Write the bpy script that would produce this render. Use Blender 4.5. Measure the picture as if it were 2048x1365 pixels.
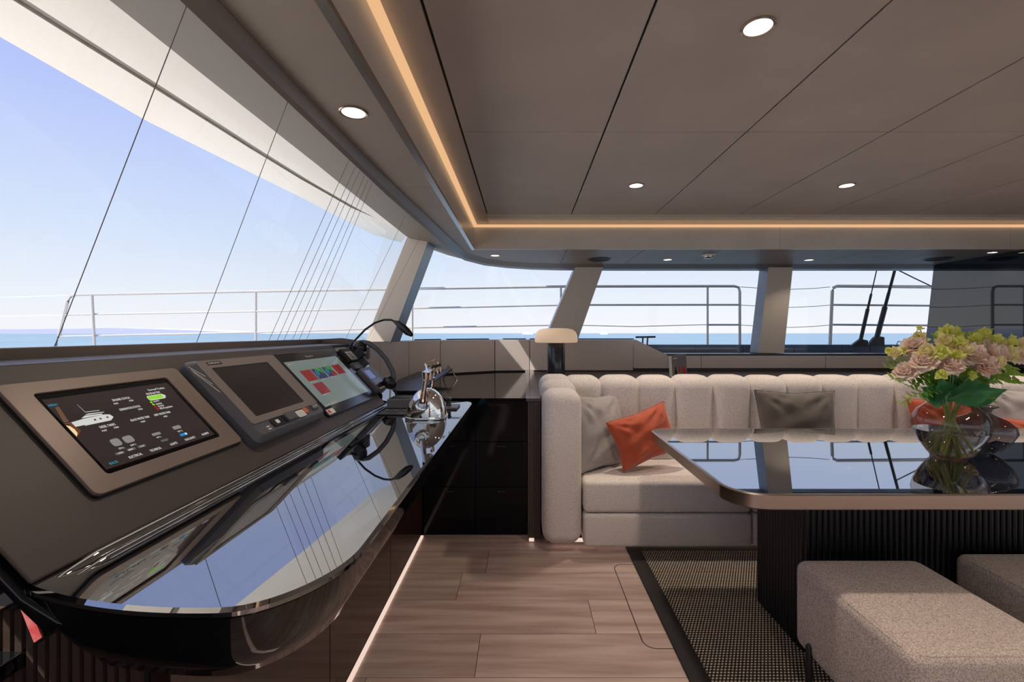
import bpy, bmesh, math, random
from mathutils import Vector, Matrix, Euler
random.seed(7)
R = math.radians
for o in list(bpy.data.objects): bpy.data.objects.remove(o)
scene = bpy.context.scene
COL = scene.collection

# ------------------------------------------------------------------ camera
EYE = 1.25
cam = bpy.data.cameras.new('camera'); cam_o = bpy.data.objects.new('camera', cam); COL.objects.link(cam_o)
cam_o.location = (0, 0, EYE); cam_o.rotation_euler = (R(90), 0, 0)
cam.sensor_width = 36; cam.lens = 16.0
cam.shift_x = -24/2048; cam.shift_y = -15.5/2048
cam.clip_start = 0.03; cam.clip_end = 60000
scene.camera = cam_o
scene.view_settings.view_transform = 'Standard'; scene.view_settings.look = 'None'
scene.view_settings.gamma = 1; scene.view_settings.use_curve_mapping = False
scene.view_settings.exposure = 0.0

# ------------------------------------------------------------------ sky and sun
SKY_STRENGTH = 1.0
SUN_STRENGTH = 9.0
w = bpy.data.worlds.new('sky'); scene.world = w; w.use_nodes = True
nt = w.node_tree; nt.nodes.clear()
tc = nt.nodes.new('ShaderNodeTexCoord'); sx = nt.nodes.new('ShaderNodeSeparateXYZ')
rp = nt.nodes.new('ShaderNodeValToRGB'); bg = nt.nodes.new('ShaderNodeBackground'); wo = nt.nodes.new('ShaderNodeOutputWorld')
nt.links.new(tc.outputs['Generated'], sx.inputs[0]); nt.links.new(sx.outputs['Z'], rp.inputs[0])
nt.links.new(rp.outputs[0], bg.inputs[0]); nt.links.new(bg.outputs[0], wo.inputs[0])
cr = rp.color_ramp; cr.elements[0].position = 0.0; cr.elements[0].color = (0.98, 0.98, 1.0, 1)
cr.elements[1].position = 1.0; cr.elements[1].color = (0.34, 0.48, 0.98, 1)
for p, c in ((0.06, (0.90, 0.94, 1.0)), (0.18, (0.70, 0.81, 1.0)), (0.38, (0.50, 0.60, 1.0)), (0.6, (0.42, 0.54, 1.0))):
    e = cr.elements.new(p); e.color = (*c, 1)
bg.inputs[1].default_value = SKY_STRENGTH
sun = bpy.data.lights.new('sun', 'SUN'); sun.energy = SUN_STRENGTH; sun.angle = R(0.6); sun.color = (1, 0.95, 0.87)
sun_o = bpy.data.objects.new('sun', sun); COL.objects.link(sun_o)
sun_o.rotation_euler = Vector((0.56, 0.26, -0.74)).to_track_quat('-Z', 'Y').to_euler()
sun_o.location = (-8, -4, 12)

# ------------------------------------------------------------------ materials
def s2l(r, g, b):
    f = lambda v: (v/255/12.92) if v/255 <= 0.04045 else ((v/255+0.055)/1.055)**2.4
    return (f(r), f(g), f(b))
MATS = {}
def mat(name, col, rough=0.5, metal=0.0, ior=1.5, bump=0.0, bscale=50, var=0.0, vscale=4, vstretch=(1, 1, 1),
        emit=None, es=0.0, trans=0.0, coat=0.0, col2=None, rand=0.0, sheen=0.0, bdist=0.002):
    m = bpy.data.materials.new(name); m.use_nodes = True; t = m.node_tree
    b = t.nodes['Principled BSDF']
    b.inputs['Base Color'].default_value = (*col, 1); b.inputs['Roughness'].default_value = rough
    b.inputs['Metallic'].default_value = metal; b.inputs['IOR'].default_value = ior
    b.inputs['Transmission Weight'].default_value = trans; b.inputs['Coat Weight'].default_value = coat
    b.inputs['Coat Roughness'].default_value = 0.03
    if sheen: b.inputs['Sheen Weight'].default_value = sheen
    if emit: b.inputs['Emission Color'].default_value = (*emit, 1); b.inputs['Emission Strength'].default_value = es
    c = t.nodes.new('ShaderNodeTexCoord')
    if var or col2:
        mp = t.nodes.new('ShaderNodeMapping'); mp.inputs['Scale'].default_value = vstretch
        t.links.new(c.outputs['Object'], mp.inputs[0])
        n = t.nodes.new('ShaderNodeTexNoise'); n.inputs['Scale'].default_value = vscale; n.inputs['Detail'].default_value = 6
        t.links.new(mp.outputs[0], n.inputs[0])
        mx = t.nodes.new('ShaderNodeMix'); mx.data_type = 'RGBA'
        ra = t.nodes.new('ShaderNodeValToRGB'); ra.color_ramp.elements[0].position = 0.35; ra.color_ramp.elements[1].position = 0.65
        t.links.new(n.outputs[0], ra.inputs[0]); t.links.new(ra.outputs[0], mx.inputs[0])
        a2 = col2 if col2 else tuple(v*(1+var) for v in col); a1 = col if col2 else tuple(v*(1-var) for v in col)
        mx.inputs[6].default_value = (*a1, 1); mx.inputs[7].default_value = (*a2, 1)
        out = mx.outputs[2]
        if rand:
            oi = t.nodes.new('ShaderNodeObjectInfo'); mr = t.nodes.new('ShaderNodeMapRange')
            mr.inputs[3].default_value = 1-rand; mr.inputs[4].default_value = 1+rand
            t.links.new(oi.outputs['Random'], mr.inputs[0])
            hs = t.nodes.new('ShaderNodeHueSaturation'); t.links.new(mr.outputs[0], hs.inputs['Value'])
            t.links.new(out, hs.inputs['Color']); out = hs.outputs[0]
            cm = t.nodes.new('ShaderNodeCombineXYZ'); mu = t.nodes.new('ShaderNodeMath'); mu.operation = 'MULTIPLY'; mu.inputs[1].default_value = 37
            t.links.new(oi.outputs['Random'], mu.inputs[0]); t.links.new(mu.outputs[0], cm.inputs[0]); t.links.new(mu.outputs[0], cm.inputs[1])
            t.links.new(cm.outputs[0], mp.inputs['Location'])
        t.links.new(out, b.inputs['Base Color'])
    if bump:
        n2 = t.nodes.new('ShaderNodeTexNoise'); n2.inputs['Scale'].default_value = bscale; n2.inputs['Detail'].default_value = 3
        t.links.new(c.outputs['Object'], n2.inputs[0])
        bp = t.nodes.new('ShaderNodeBump'); bp.inputs['Strength'].default_value = bump; bp.inputs['Distance'].default_value = bdist
        t.links.new(n2.outputs[0], bp.inputs['Height']); t.links.new(bp.outputs[0], b.inputs['Normal'])
    MATS[name] = m
    return m
def emis(name, col, s):
    m = bpy.data.materials.new(name); m.use_nodes = True; t = m.node_tree; t.nodes.clear()
    e = t.nodes.new('ShaderNodeEmission'); o = t.nodes.new('ShaderNodeOutputMaterial')
    e.inputs[0].default_value = (*col, 1); e.inputs[1].default_value = s; t.links.new(e.outputs[0], o.inputs[0]); MATS[name] = m
    return m
def pane_mat(name, tint, ior=1.45):
    m = bpy.data.materials.new(name); m.use_nodes = True; t = m.node_tree; t.nodes.clear()
    tr = t.nodes.new('ShaderNodeBsdfTransparent'); gl = t.nodes.new('ShaderNodeBsdfGlossy'); lw = t.nodes.new('ShaderNodeLayerWeight'); lw.inputs[0].default_value = 0.5
    fr = t.nodes.new('ShaderNodeMath'); fr.operation = 'POWER'; fr.inputs[1].default_value = 5.0; t.links.new(lw.outputs['Facing'], fr.inputs[0])
    ma = t.nodes.new('ShaderNodeMath'); ma.operation = 'MULTIPLY_ADD'; f0 = ((ior-1)/(ior+1))**2; ma.inputs[1].default_value = 1-f0; ma.inputs[2].default_value = f0; t.links.new(fr.outputs[0], ma.inputs[0])
    mx = t.nodes.new('ShaderNodeMixShader'); o = t.nodes.new('ShaderNodeOutputMaterial')
    tr.inputs[0].default_value = (*tint, 1); gl.inputs['Roughness'].default_value = 0.0; 
    t.links.new(ma.outputs[0], mx.inputs[0]); t.links.new(tr.outputs[0], mx.inputs[1]); t.links.new(gl.outputs[0], mx.inputs[2])
    t.links.new(mx.outputs[0], o.inputs[0]); MATS[name] = m
    return m

M_ceil = mat('ceiling_leather', s2l(172, 164, 158), 0.55, var=0.05, vscale=3, bump=0.15, bscale=9, bdist=0.01)
M_soffit = mat('soffit_leather', s2l(144, 134, 126), 0.5, var=0.03, vscale=3)
M_gap = mat('dark_gap', (0.01, 0.01, 0.01), 0.8)
M_fascia = mat('satin_fascia', s2l(196, 190, 180), 0.32, metal=0.15, var=0.03, vscale=6)
M_lip = mat('lip_trim', s2l(126, 117, 111), 0.35)
M_header = mat('header_panel', s2l(125, 116, 106), 0.55)
M_panel = mat('wall_leather', s2l(208, 194, 186), 0.5, var=0.04, vscale=3, bump=0.05, bscale=300)
M_recess = mat('recess_brown', s2l(70, 60, 56), 0.5)
M_gel = mat('white_gelcoat', s2l(226, 218, 206), 0.35)
M_groove = mat('grey_groove', s2l(120, 116, 110), 0.6)
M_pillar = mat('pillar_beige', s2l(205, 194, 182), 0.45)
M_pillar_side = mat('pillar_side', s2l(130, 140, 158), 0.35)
M_black = mat('black_gloss', (0.004, 0.004, 0.005), 0.03, ior=1.5)
M_cglass = mat('console_black_glass', (0.003, 0.003, 0.006), 0.015, ior=4.4)
M_tglass = mat('table_black_glass', (0.003, 0.003, 0.008), 0.015, ior=7.0)
M_dshelf = mat('dash_shelf_leather', s2l(72, 64, 61), 0.5)
M_dash = mat('dash_leather', s2l(70, 61, 59), 0.5, bump=0.06, bscale=500)
M_dashlight = mat('dash_light', s2l(104, 92, 84), 0.55)
M_bezel = mat('bezel_bronze', s2l(134, 118, 110), 0.42, metal=0.3)
M_plastic = mat('grey_plastic', s2l(84, 84, 90), 0.4)
M_plastic_top = mat('grey_plastic_face', s2l(120, 110, 106), 0.45)
M_dark = mat('dark_plastic', s2l(28, 27, 28), 0.35)
M_lcd = mat('off_lcd', s2l(44, 38, 36), 0.25)
M_wood = mat('plank_oak', s2l(190, 168, 160), 0.36, col2=s2l(156, 132, 123), vscale=2.4, vstretch=(0.7, 8, 1), rand=0.09, bump=0.03, bscale=60)
M_base = mat('walnut_gloss', s2l(52, 32, 26), 0.08, ior=1.6, col2=s2l(42, 25, 20), vscale=5, vstretch=(1, 1, 6))
M_slat = mat('ribbed_walnut', s2l(70, 55, 48), 0.4, var=0.15, vscale=5, vstretch=(1, 1, 8))
M_cab = mat('black_lacquer', (0.003, 0.003, 0.003), 0.07, ior=1.28)
M_cabtop = mat('grey_lacquer', s2l(74, 70, 74), 0.12, ior=1.6)
M_pedestal = mat('black_fluted', (0.008, 0.008, 0.010), 0.35)
M_steel = mat('brushed_steel', s2l(190, 178, 168), 0.24, metal=1.0, bump=0.02, bscale=200)
M_chrome = mat('chrome', s2l(225, 222, 218), 0.04, metal=1.0)
M_rail = mat('polished_rail', s2l(190, 188, 184), 0.25, metal=0.3)
M_railblue = mat('bulwark_blue', s2l(70, 88, 112), 0.35)
M_wire = mat('wire_grey', s2l(120, 120, 120), 0.4)
M_cord = mat('blind_cord', s2l(120, 112, 108), 0.6)
M_deck = mat('deck_grey', s2l(150, 150, 148), 0.7)
M_marble = mat('black_marble', s2l(40, 40, 46), 0.12, col2=s2l(58, 58, 66), vscale=9)
M_shade = mat('lamp_shade', s2l(235, 205, 178), 0.6, emit=(1.0, 0.72, 0.48), es=0.35)
M_led = emis('led_white', (1.0, 0.74, 0.62), 0.9)
M_cove = emis('cove_led', (1.0, 0.58, 0.30), 0.85)
M_lens = emis('downlight_lens', (1.0, 0.82, 0.58), 6.0)
M_white = mat('white_paint', s2l(225, 222, 216), 0.5)
M_red = mat('red_print', s2l(190, 50, 45), 0.5)
M_orange_p = mat('orange_print', s2l(200, 100, 60), 0.5)
M_cyan = emis('screen_cyan', s2l(60, 170, 200), 0.7)
M_txt = emis('screen_white', (0.85, 0.85, 0.82), 0.75)
M_txtgrey = emis('screen_grey', s2l(135, 132, 130), 1.0)
M_green = emis('screen_green', s2l(150, 225, 40), 0.9)
M_sred = emis('screen_red', s2l(190, 40, 50), 0.9)
M_blue = emis('screen_blue', s2l(40, 140, 215), 0.9)
M_glow = emis('screen_sunset', s2l(200, 120, 80), 0.6)
M_sun = emis('screen_sun', s2l(255, 225, 170), 0.9)
M_pane = pane_mat('window_glass', (0.97, 0.985, 1.0))
M_stem = mat('stem_green', s2l(172, 180, 112), 0.5)

def petal_mat(name, c, c2, sc):
    m = mat(name, c, .6, col2=c2, vscale=sc); t = m.node_tree; b = t.nodes['Principled BSDF']
    tl = t.nodes.new('ShaderNodeBsdfTranslucent'); mx = t.nodes.new('ShaderNodeMixShader'); mx.inputs[0].default_value = .45
    src = b.inputs['Base Color'].links[0].from_socket; t.links.new(src, tl.inputs[0])
    o = t.nodes['Material Output']; t.links.new(b.outputs[0], mx.inputs[1]); t.links.new(tl.outputs[0], mx.inputs[2]); t.links.new(mx.outputs[0], o.inputs[0])
    return m
M_pink = petal_mat('pink_petal', s2l(255, 244, 236), s2l(255, 228, 212), 18)
M_yellow = petal_mat('yellow_petal', s2l(250, 246, 180), s2l(252, 238, 205), 18)
M_lime = petal_mat('lime_bud', s2l(232, 240, 120), s2l(246, 244, 165), 25)
M_leaf = petal_mat('hosta_leaf', s2l(92, 160, 104), s2l(66, 134, 80), 10)
M_sleaf = petal_mat('spray_leaf', s2l(162, 192, 88), s2l(118, 162, 66), 10)
# bouclé fabric: fine speckle plus weave bump
def fabric(name, c1, c2, sc=260, bump=0.5):
    m = mat(name, c1, 0.9, sheen=0.15); t = m.node_tree; b = t.nodes['Principled BSDF']
    c = t.nodes.new('ShaderNodeTexCoord'); n = t.nodes.new('ShaderNodeTexNoise'); n.inputs['Scale'].default_value = sc; n.inputs['Detail'].default_value = 2
    t.links.new(c.outputs['Object'], n.inputs[0])
    ra = t.nodes.new('ShaderNodeValToRGB'); ra.color_ramp.elements[0].position = 0.38; ra.color_ramp.elements[0].color = (*c1, 1)
    ra.color_ramp.elements[1].position = 0.6; ra.color_ramp.elements[1].color = (*c2, 1)
    t.links.new(n.outputs[0], ra.inputs[0]); t.links.new(ra.outputs[0], b.inputs['Base Color'])
    bp = t.nodes.new('ShaderNodeBump'); bp.inputs['Strength'].default_value = bump; bp.inputs['Distance'].default_value = 0.003
    t.links.new(n.outputs[0], bp.inputs['Height']); t.links.new(bp.outputs[0], b.inputs['Normal'])
    return m
M_sofa = fabric('boucle_cream', s2l(204, 193, 187), s2l(234, 226, 221), 220)
M_otto = fabric('boucle_taupe', s2l(160, 144, 134), s2l(204, 190, 178), 240)
def velvet(name, c):
    m = mat(name, c, 0.75, sheen=0.4, var=0.08, vscale=7, bump=0.35, bscale=14, bdist=0.012)
    return m
M_vgrey = velvet('velvet_grey', s2l(160, 154, 152)); M_vorange = velvet('velvet_orange', s2l(178, 74, 40)); M_vdark = velvet('velvet_taupe', s2l(88, 79, 72))
# woven rug: rows of slanted loops from two wave textures
def rugmat():
    m = mat('rug_weave', (0.02, 0.018, 0.016), 0.95); t = m.node_tree; b = t.nodes['Principled BSDF']
    c = t.nodes.new('ShaderNodeTexCoord'); mp = t.nodes.new('ShaderNodeMapping'); mp.inputs['Rotation'].default_value = (0, 0, R(28))
    w1 = t.nodes.new('ShaderNodeTexWave'); w1.inputs['Scale'].default_value = 26; w1.inputs['Distortion'].default_value = 1.2; w1.inputs['Detail Scale'].default_value = 20
    w2 = t.nodes.new('ShaderNodeTexWave'); w2.bands_direction = 'Y'; w2.inputs['Scale'].default_value = 22; w2.inputs['Distortion'].default_value = 1.0; w2.inputs['Detail Scale'].default_value = 20
    t.links.new(c.outputs['Object'], mp.inputs[0]); t.links.new(mp.outputs[0], w1.inputs[0]); t.links.new(c.outputs['Object'], w2.inputs[0])
    mu = t.nodes.new('ShaderNodeMath'); mu.operation = 'MULTIPLY'; t.links.new(w1.outputs['Fac'], mu.inputs[0]); t.links.new(w2.outputs['Fac'], mu.inputs[1])
    ra = t.nodes.new('ShaderNodeValToRGB'); ra.color_ramp.elements[0].position = 0.22; ra.color_ramp.elements[0].color = (*s2l(38, 33, 30), 1)
    ra.color_ramp.elements[1].position = 0.42; ra.color_ramp.elements[1].color = (*s2l(232, 214, 190), 1)
    t.links.new(mu.outputs[0], ra.inputs[0]); t.links.new(ra.outputs[0], b.inputs['Base Color'])
    bp = t.nodes.new('ShaderNodeBump'); bp.inputs['Strength'].default_value = 0.8; bp.inputs['Distance'].default_value = 0.006
    t.links.new(mu.outputs[0], bp.inputs['Height']); t.links.new(bp.outputs[0], b.inputs['Normal'])
    return m
M_rug = rugmat(); M_rugb = mat('rug_border', s2l(32, 28, 27), 0.85, bump=0.2, bscale=300)
def glass(name, tint, rough=0.0, ior=1.45):
    return mat(name, tint, rough, ior=ior, trans=1.0)
M_vase = pane_mat('vase_glass', s2l(228, 222, 216), 1.6); M_vase2 = pane_mat('smoked_glass', s2l(180, 178, 182), 1.6); M_water = glass('water', s2l(240, 242, 236), 0.0, 1.33)
# sea
m = mat('sea_water', s2l(104, 130, 144), 0.4, var=0.08, vscale=0.02, bump=0.3, bscale=0.15, bdist=0.5); M_sea = m
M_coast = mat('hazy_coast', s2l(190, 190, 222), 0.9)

# ------------------------------------------------------------------ mesh helpers
class MB:
    def __init__(s): s.v = []; s.f = []
    def add(s, vs, fs):
        k = len(s.v); s.v += [tuple(p) for p in vs]; s.f += [tuple(i+k for i in f) for f in fs]; return s
    def box(s, x0, x1, y0, y1, z0, z1, M=None):
        vs = [Vector(p) for p in ((x0,y0,z0),(x1,y0,z0),(x1,y1,z0),(x0,y1,z0),(x0,y0,z1),(x1,y0,z1),(x1,y1,z1),(x0,y1,z1))]
        if M is not None: vs = [M @ p for p in vs]
        return s.add(vs, [(0,3,2,1),(4,5,6,7),(0,1,5,4),(1,2,6,5),(2,3,7,6),(3,0,4,7)])
    def loft(s, rings, closed=True, cap=True):
        n = len(rings[0]); vs = [p for r in rings for p in r]; fs = []
        for i in range(len(rings)-1):
            for j in range(n if closed else n-1):
                a = i*n+j; b = i*n+(j+1) % n; fs.append((a, b, b+n, a+n))
        if cap and closed: fs.append(tuple(range(n-1, -1, -1))); fs.append(tuple((len(rings)-1)*n+j for j in range(n)))
        return s.add(vs, fs)
    def tube(s, pts, r, n=8, cap=True, rad=None):
        pts = [Vector(p) for p in pts]; rings = []
        up = Vector((0, 0, 1))
        for i, p in enumerate(pts):
            d = (pts[min(i+1, len(pts)-1)]-pts[max(i-1, 0)]).normalized()
            a = d.cross(up if abs(d.z) < 0.95 else Vector((1, 0, 0))).normalized(); b = d.cross(a)
            rr = rad[i] if rad else r
            rings.append([p+a*math.cos(t)*rr+b*math.sin(t)*rr for t in [2*math.pi*k/n for k in range(n)]])
        return s.loft(rings, True, cap)
    def lathe(s, prof, c=(0, 0, 0), n=32, M=None, cap=True):
        rings = []
        for r, z in prof:
            ring = [Vector((r*math.cos(2*math.pi*k/n), r*math.sin(2*math.pi*k/n), z)) for k in range(n)]
            if M is not None: ring = [M @ p for p in ring]
            rings.append([p+Vector(c) for p in ring])
        return s.loft(rings, True, cap)
    def prism(s, poly, z0, z1, f=lambda x, y, z: (x, y, z)):
        return s.loft([[f(x, y, z0) for x, y in poly], [f(x, y, z1) for x, y in poly]])
    def build(s, name, m, parent=None, smooth=False, bevel=0, seg=3, local=False, M=None, sub=0, angle=35, soft=False):
        vs = [Vector(p) for p in s.v]
        if M is not None: vs = [M @ p for p in vs]
        org = Vector((0, 0, 0))
        if parent is not None:
            if not local:
                mw = Matrix.Identity(4); q = parent
                while q is not None: mw = q.matrix_basis @ mw; q = q.parent
                inv = mw.inverted(); vs = [inv @ p for p in vs]
        elif not local:
            org = Vector(((min(p.x for p in vs)+max(p.x for p in vs))/2, (min(p.y for p in vs)+max(p.y for p in vs))/2, min(p.z for p in vs)))
            vs = [p-org for p in vs]
        me = bpy.data.meshes.new(name); me.from_pydata(vs, [], s.f); me.update()
        bm = bmesh.new(); bm.from_mesh(me); bmesh.ops.recalc_face_normals(bm, faces=bm.faces); bm.to_mesh(me); bm.free()
        me.materials.append(m)
        o = bpy.data.objects.new(name, me); COL.objects.link(o); o.location = org
        if parent is not None: o.parent = parent
        if bevel:
            b = o.modifiers.new('bevel', 'BEVEL'); b.width = bevel; b.segments = seg; b.limit_method = 'ANGLE'; b.angle_limit = R(30); b.harden_normals = not soft
        if sub:
            u = o.modifiers.new('sub', 'SUBSURF'); u.levels = sub; u.render_levels = sub
        if smooth or bevel or sub:
            for p in me.polygons: p.use_smooth = True
            if not sub and not bevel:
                try: me.set_sharp_from_angle(angle=R(angle))
                except Exception: pass
        return o
def tag(o, label=None, cat=None, group=None, kind=None):
    if label: o['label'] = label
    if cat: o['category'] = cat
    if group: o['group'] = group
    if kind: o['kind'] = kind
    return o
def thing(name, label, cat, loc=(0, 0, 0), group=None, M=None):
    o = bpy.data.objects.new(name, None); COL.objects.link(o); o.empty_display_size = 0.05
    if M is not None: o.matrix_basis = M
    else: o.location = loc
    return tag(o, label, cat, group)
def struct(name, loc=(0, 0, 0)):
    o = bpy.data.objects.new(name, None); COL.objects.link(o); o.location = loc; o['kind'] = 'structure'; return o
def share(src, parent, loc=(0, 0, 0), rot=(0, 0, 0), scale=1.0):
    o = src.copy(); COL.objects.link(o); o.parent = parent; o.location = loc; o.rotation_euler = rot
    o.scale = (scale,)*3 if not hasattr(scale, '__len__') else scale
    return o
def rrect(x0, x1, y0, y1, rad, n=8):
    """rounded rectangle, counter-clockwise; rad = (r_x0y0, r_x1y0, r_x1y1, r_x0y1)"""
    pts = []
    for (cx, cy, r, a0) in ((x0+rad[0], y0+rad[0], rad[0], 180), (x1-rad[1], y0+rad[1], rad[1], 270), (x1-rad[2], y1-rad[2], rad[2], 0), (x0+rad[3], y1-rad[3], rad[3], 90)):
        for k in range(n+1):
            a = R(a0+90*k/n); pts.append((cx+r*math.cos(a), cy+r*math.sin(a)))
    return pts
def text(body, size, m, parent, loc, rot=(0, 0, 0), align='LEFT', width=None, name='lettering'):
    c = bpy.data.curves.new(name, 'FONT'); c.body = body; c.size = size; c.align_x = align; c.extrude = 0.0001; c.materials.append(m)
    c.resolution_u = 2
    tmp = bpy.data.objects.new('tmp', c); me = bpy.data.meshes.new_from_object(tmp); bpy.data.objects.remove(tmp); bpy.data.curves.remove(c)
    if width and len(me.vertices):
        x0 = min(v.co.x for v in me.vertices); x1 = max(v.co.x for v in me.vertices)
        for v in me.vertices: v.co.x = (v.co.x-x0)*width/(x1-x0)
    o = bpy.data.objects.new(name, me); COL.objects.link(o); o.parent = parent; o.location = loc; o.rotation_euler = rot
    return o

# ================================================================== SETTING
# ---- floor: separate planks over a dark slab
fl = struct('floor'); MB().box(-1.3, 6.2, -2.6, 4.95, -0.04, -0.004).build('subfloor', M_gap, fl)
PW = 0.2405; PL = 1.27; G = 0.0012
mesh_cache = {}
row = 0; y = 2.853
offs = {0: 0.42, 1: -0.20, 2: 0.95, 3: 0.30, 4: -0.20+0.02, 5: 0.7, 6: 0.1}
while y > -2.5:
    off = offs.get(row, random.uniform(0, PL))
    x = off-PL*3
    while x < 6.2:
        a, b2 = max(x, -0.63), min(x+PL, 6.2)
        if b2-a > 0.05:
            L = b2-a; key = round(L, 3)
            if key not in mesh_cache:
                o = MB().box(-L/2+G, L/2-G, -PW/2+G, PW/2-G, -0.004, 0).build('plank', M_wood, fl, local=True); mesh_cache[key] = o
                o.location = ((a+b2)/2, y-PW/2, 0)
            else: share(mesh_cache[key], fl, ((a+b2)/2, y-PW/2, 0))
        x += PL
    y -= PW; row += 1
# floor hatch seam
hp = rrect(0.478, 1.05, 1.80, 2.46, (0.05,)*4); hi = rrect(0.482, 1.046, 1.804, 2.456, (0.046,)*4)
n = len(hp); mbh = MB(); mbh.add([(x, y, 0.0006) for x, y in hp]+[(x, y, 0.0006) for x, y in hi], [(i, (i+1) % n, n+(i+1) % n, n+i) for i in range(n)])
mbh.build('hatch_seam', M_gap, fl)

# ---- ceiling panels
ZC = 2.20; ZS = 1.98
ce = struct('ceiling'); XF = -0.435; YF = 3.95
MB().box(XF-0.02, 6.2, -2.6, YF+0.02, ZC+0.016, ZC+0.05).build('ceiling_backing', M_gap, ce)
cols = [-0.293+0.6725*k for k in range(10)]+[6.2]; rows = [-2.5, -0.85, 0.65, 2.15, 3.65]
for i in range(len(cols)-1):
    for j in range(len(rows)-1):
        MB().box(cols[i]+0.004, cols[i+1]-0.004, rows[j]+0.003, rows[j+1]-0.003, ZC, ZC+0.018).build('ceiling_panel', M_ceil, ce, bevel=0.004, seg=2)
MB().box(XF, -0.30, -2.5, YF, ZC+0.008, ZC+0.018).build('ceiling_margin', M_ceil, ce)
MB().box(-0.30, 6.2, 3.657, YF, ZC+0.004, ZC+0.018).build('ceiling_margin', M_fascia, ce)
MB().box(-0.30, 6.2, 3.74, 3.80, ZC-0.004, ZC+0.006).build('margin_bead', M_fascia, ce)
MB().box(XF, XF+0.030, -2.5, YF-0.04, ZC-0.030, ZC-0.012).build('cove_light_strip', M_cove, ce)
MB().box(XF, 6.2, YF-0.030, YF, ZC-0.030, ZC-0.012).build('cove_light_strip', M_cove, ce)
# fascia around the recess
t1 = struct('trim_1')
for a, b2 in ((-2.5, 0.6), (0.6, 2.27), (2.27, YF+0.02)):
    MB().box(XF-0.02, XF, a+0.001, b2-0.001, ZS, ZC+0.01).build('fascia_board', M_fascia, t1)
    MB().box(XF-0.022, XF+0.006, a+0.001, b2-0.001, ZS-0.004, ZS+0.012).build('edge_profile', M_steel, t1)
t2 = struct('trim_2')
for a, b2 in ((XF, 2.22), (2.22, 4.52-0.3), (4.22, 6.2)):
    MB().box(a+0.001, b2-0.001, YF, YF+0.02, ZS, ZC+0.01).build('fascia_board', M_fascia, t2)
# lower soffit with curved outer edge
IN = [(-.67, -2.5), (-.67, .6), (-.67, 1.36), (-.65, 2.02), (-.64, 2.27), (-.60, 2.9), (-.569, 3.5), (-.535, 3.97), (-.50, 4.18), (-.36, 4.46), (-.17, 4.63), (.10, 4.73), (.381, 4.78), (1.0, 4.80), (4.7, 4.80)]
OUT = [(-.713, -2.5), (-.713, .6), (-.70, 1.36), (-.685, 2.02), (-.68, 2.27), (-.65, 2.9), (-.62, 3.5), (-.60, 3.97), (-.56, 4.28), (-.40, 4.60), (-.18, 4.78), (.08, 4.90), (.381, 4.96), (1.0, 4.99), (4.7, 4.99)]
def strip(pa, pb, za, zb, name, m, parent, th=0.012):
    nn = len(pa); mb = MB()
    vs = [(p[0], p[1], za) for p in pa]+[(p[0], p[1], zb) for p in pb]+[(p[0], p[1], za+th) for p in pa]+[(p[0], p[1], zb+th) for p in pb]
    fs = []
    for i in range(nn-1):
        fs += [(i, i+1, nn+i+1, nn+i), (2*nn+i, 3*nn+i, 3*nn+i+1, 2*nn+i+1), (i, 2*nn+i, 2*nn+i+1, i+1), (nn+i, nn+i+1, 3*nn+i+1, 3*nn+i)]
    fs += [(0, nn, 3*nn, 2*nn), (nn-1, 3*nn-1, 4*nn-1, 2*nn-1)]
    mb.add(vs, fs); return mb.build(name, m, parent, smooth=True, angle=30)
MB().box(-0.66, 6.2, -2.5, 4.8, ZC+0.06, ZC+0.09).build('roof_deck', M_gel, ce)
def soff(poly):
    MB().prism(poly, ZS, ZS+0.015).build('soffit_panel', M_soffit, ce, bevel=0.002, seg=1)
g = 0.0015
soff([(XF-.02, -2.5), (XF-.02, .6-g), (-.67, .6-g), (-.67, -2.5)])
soff([(XF-.02, .6+g), (XF-.02, 2.27-g), (-.64, 2.27-g), (-.65, 2.02), (-.67, 1.36), (-.67, .6+g)])
soff([(XF-.02, 2.27+g), (XF-.02, 3.97-g), (-.535, 3.97-g), (-.569, 3.5), (-.60, 2.9), (-.64, 2.27+g)])
soff([(XF-.02, 3.97+g), (.381-g, 3.97+g), (.381-g, 4.78), (.10, 4.73), (-.17, 4.63), (-.36, 4.46), (-.50, 4.18), (-.535, 3.97+g)])
xs = [.381+.6725*k for k in range(7)]+[4.7]
for i in range(len(xs)-1):
    soff([(xs[i]+g, 3.97), (xs[i+1]-g, 3.97), (xs[i+1]-g, 4.80), (xs[i]+g, 4.80 if i else 4.78)])
# rounded lip that runs along the soffit and the header above the glass
t3 = struct('trim_3')
MIDP = [((a[0]*.45+b[0]*.55), (a[1]*.45+b[1]*.55)) for a, b in zip(IN, OUT)]
strip(IN, MIDP, ZS, ZS-0.035, 'lip', M_lip, t3); strip(MIDP, OUT, ZS-0.035, ZS-0.045, 'lip', M_lip, t3)
GT = [(-.935, -2.5), (-.935, .6), (-.93, 1.36), (-.92, 2.02), (-.92, 2.27), (-.915, 2.9), (-.91, 3.5), (-.86, 3.97), (-.74, 4.35), (-.52, 4.72), (-.26, 4.92), (.05, 5.02), (.381, 5.06), (1.0, 5.08), (4.7, 5.08)]
strip(OUT, GT, ZS-0.037, ZS+0.02, 'header', M_header, t3)

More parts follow.
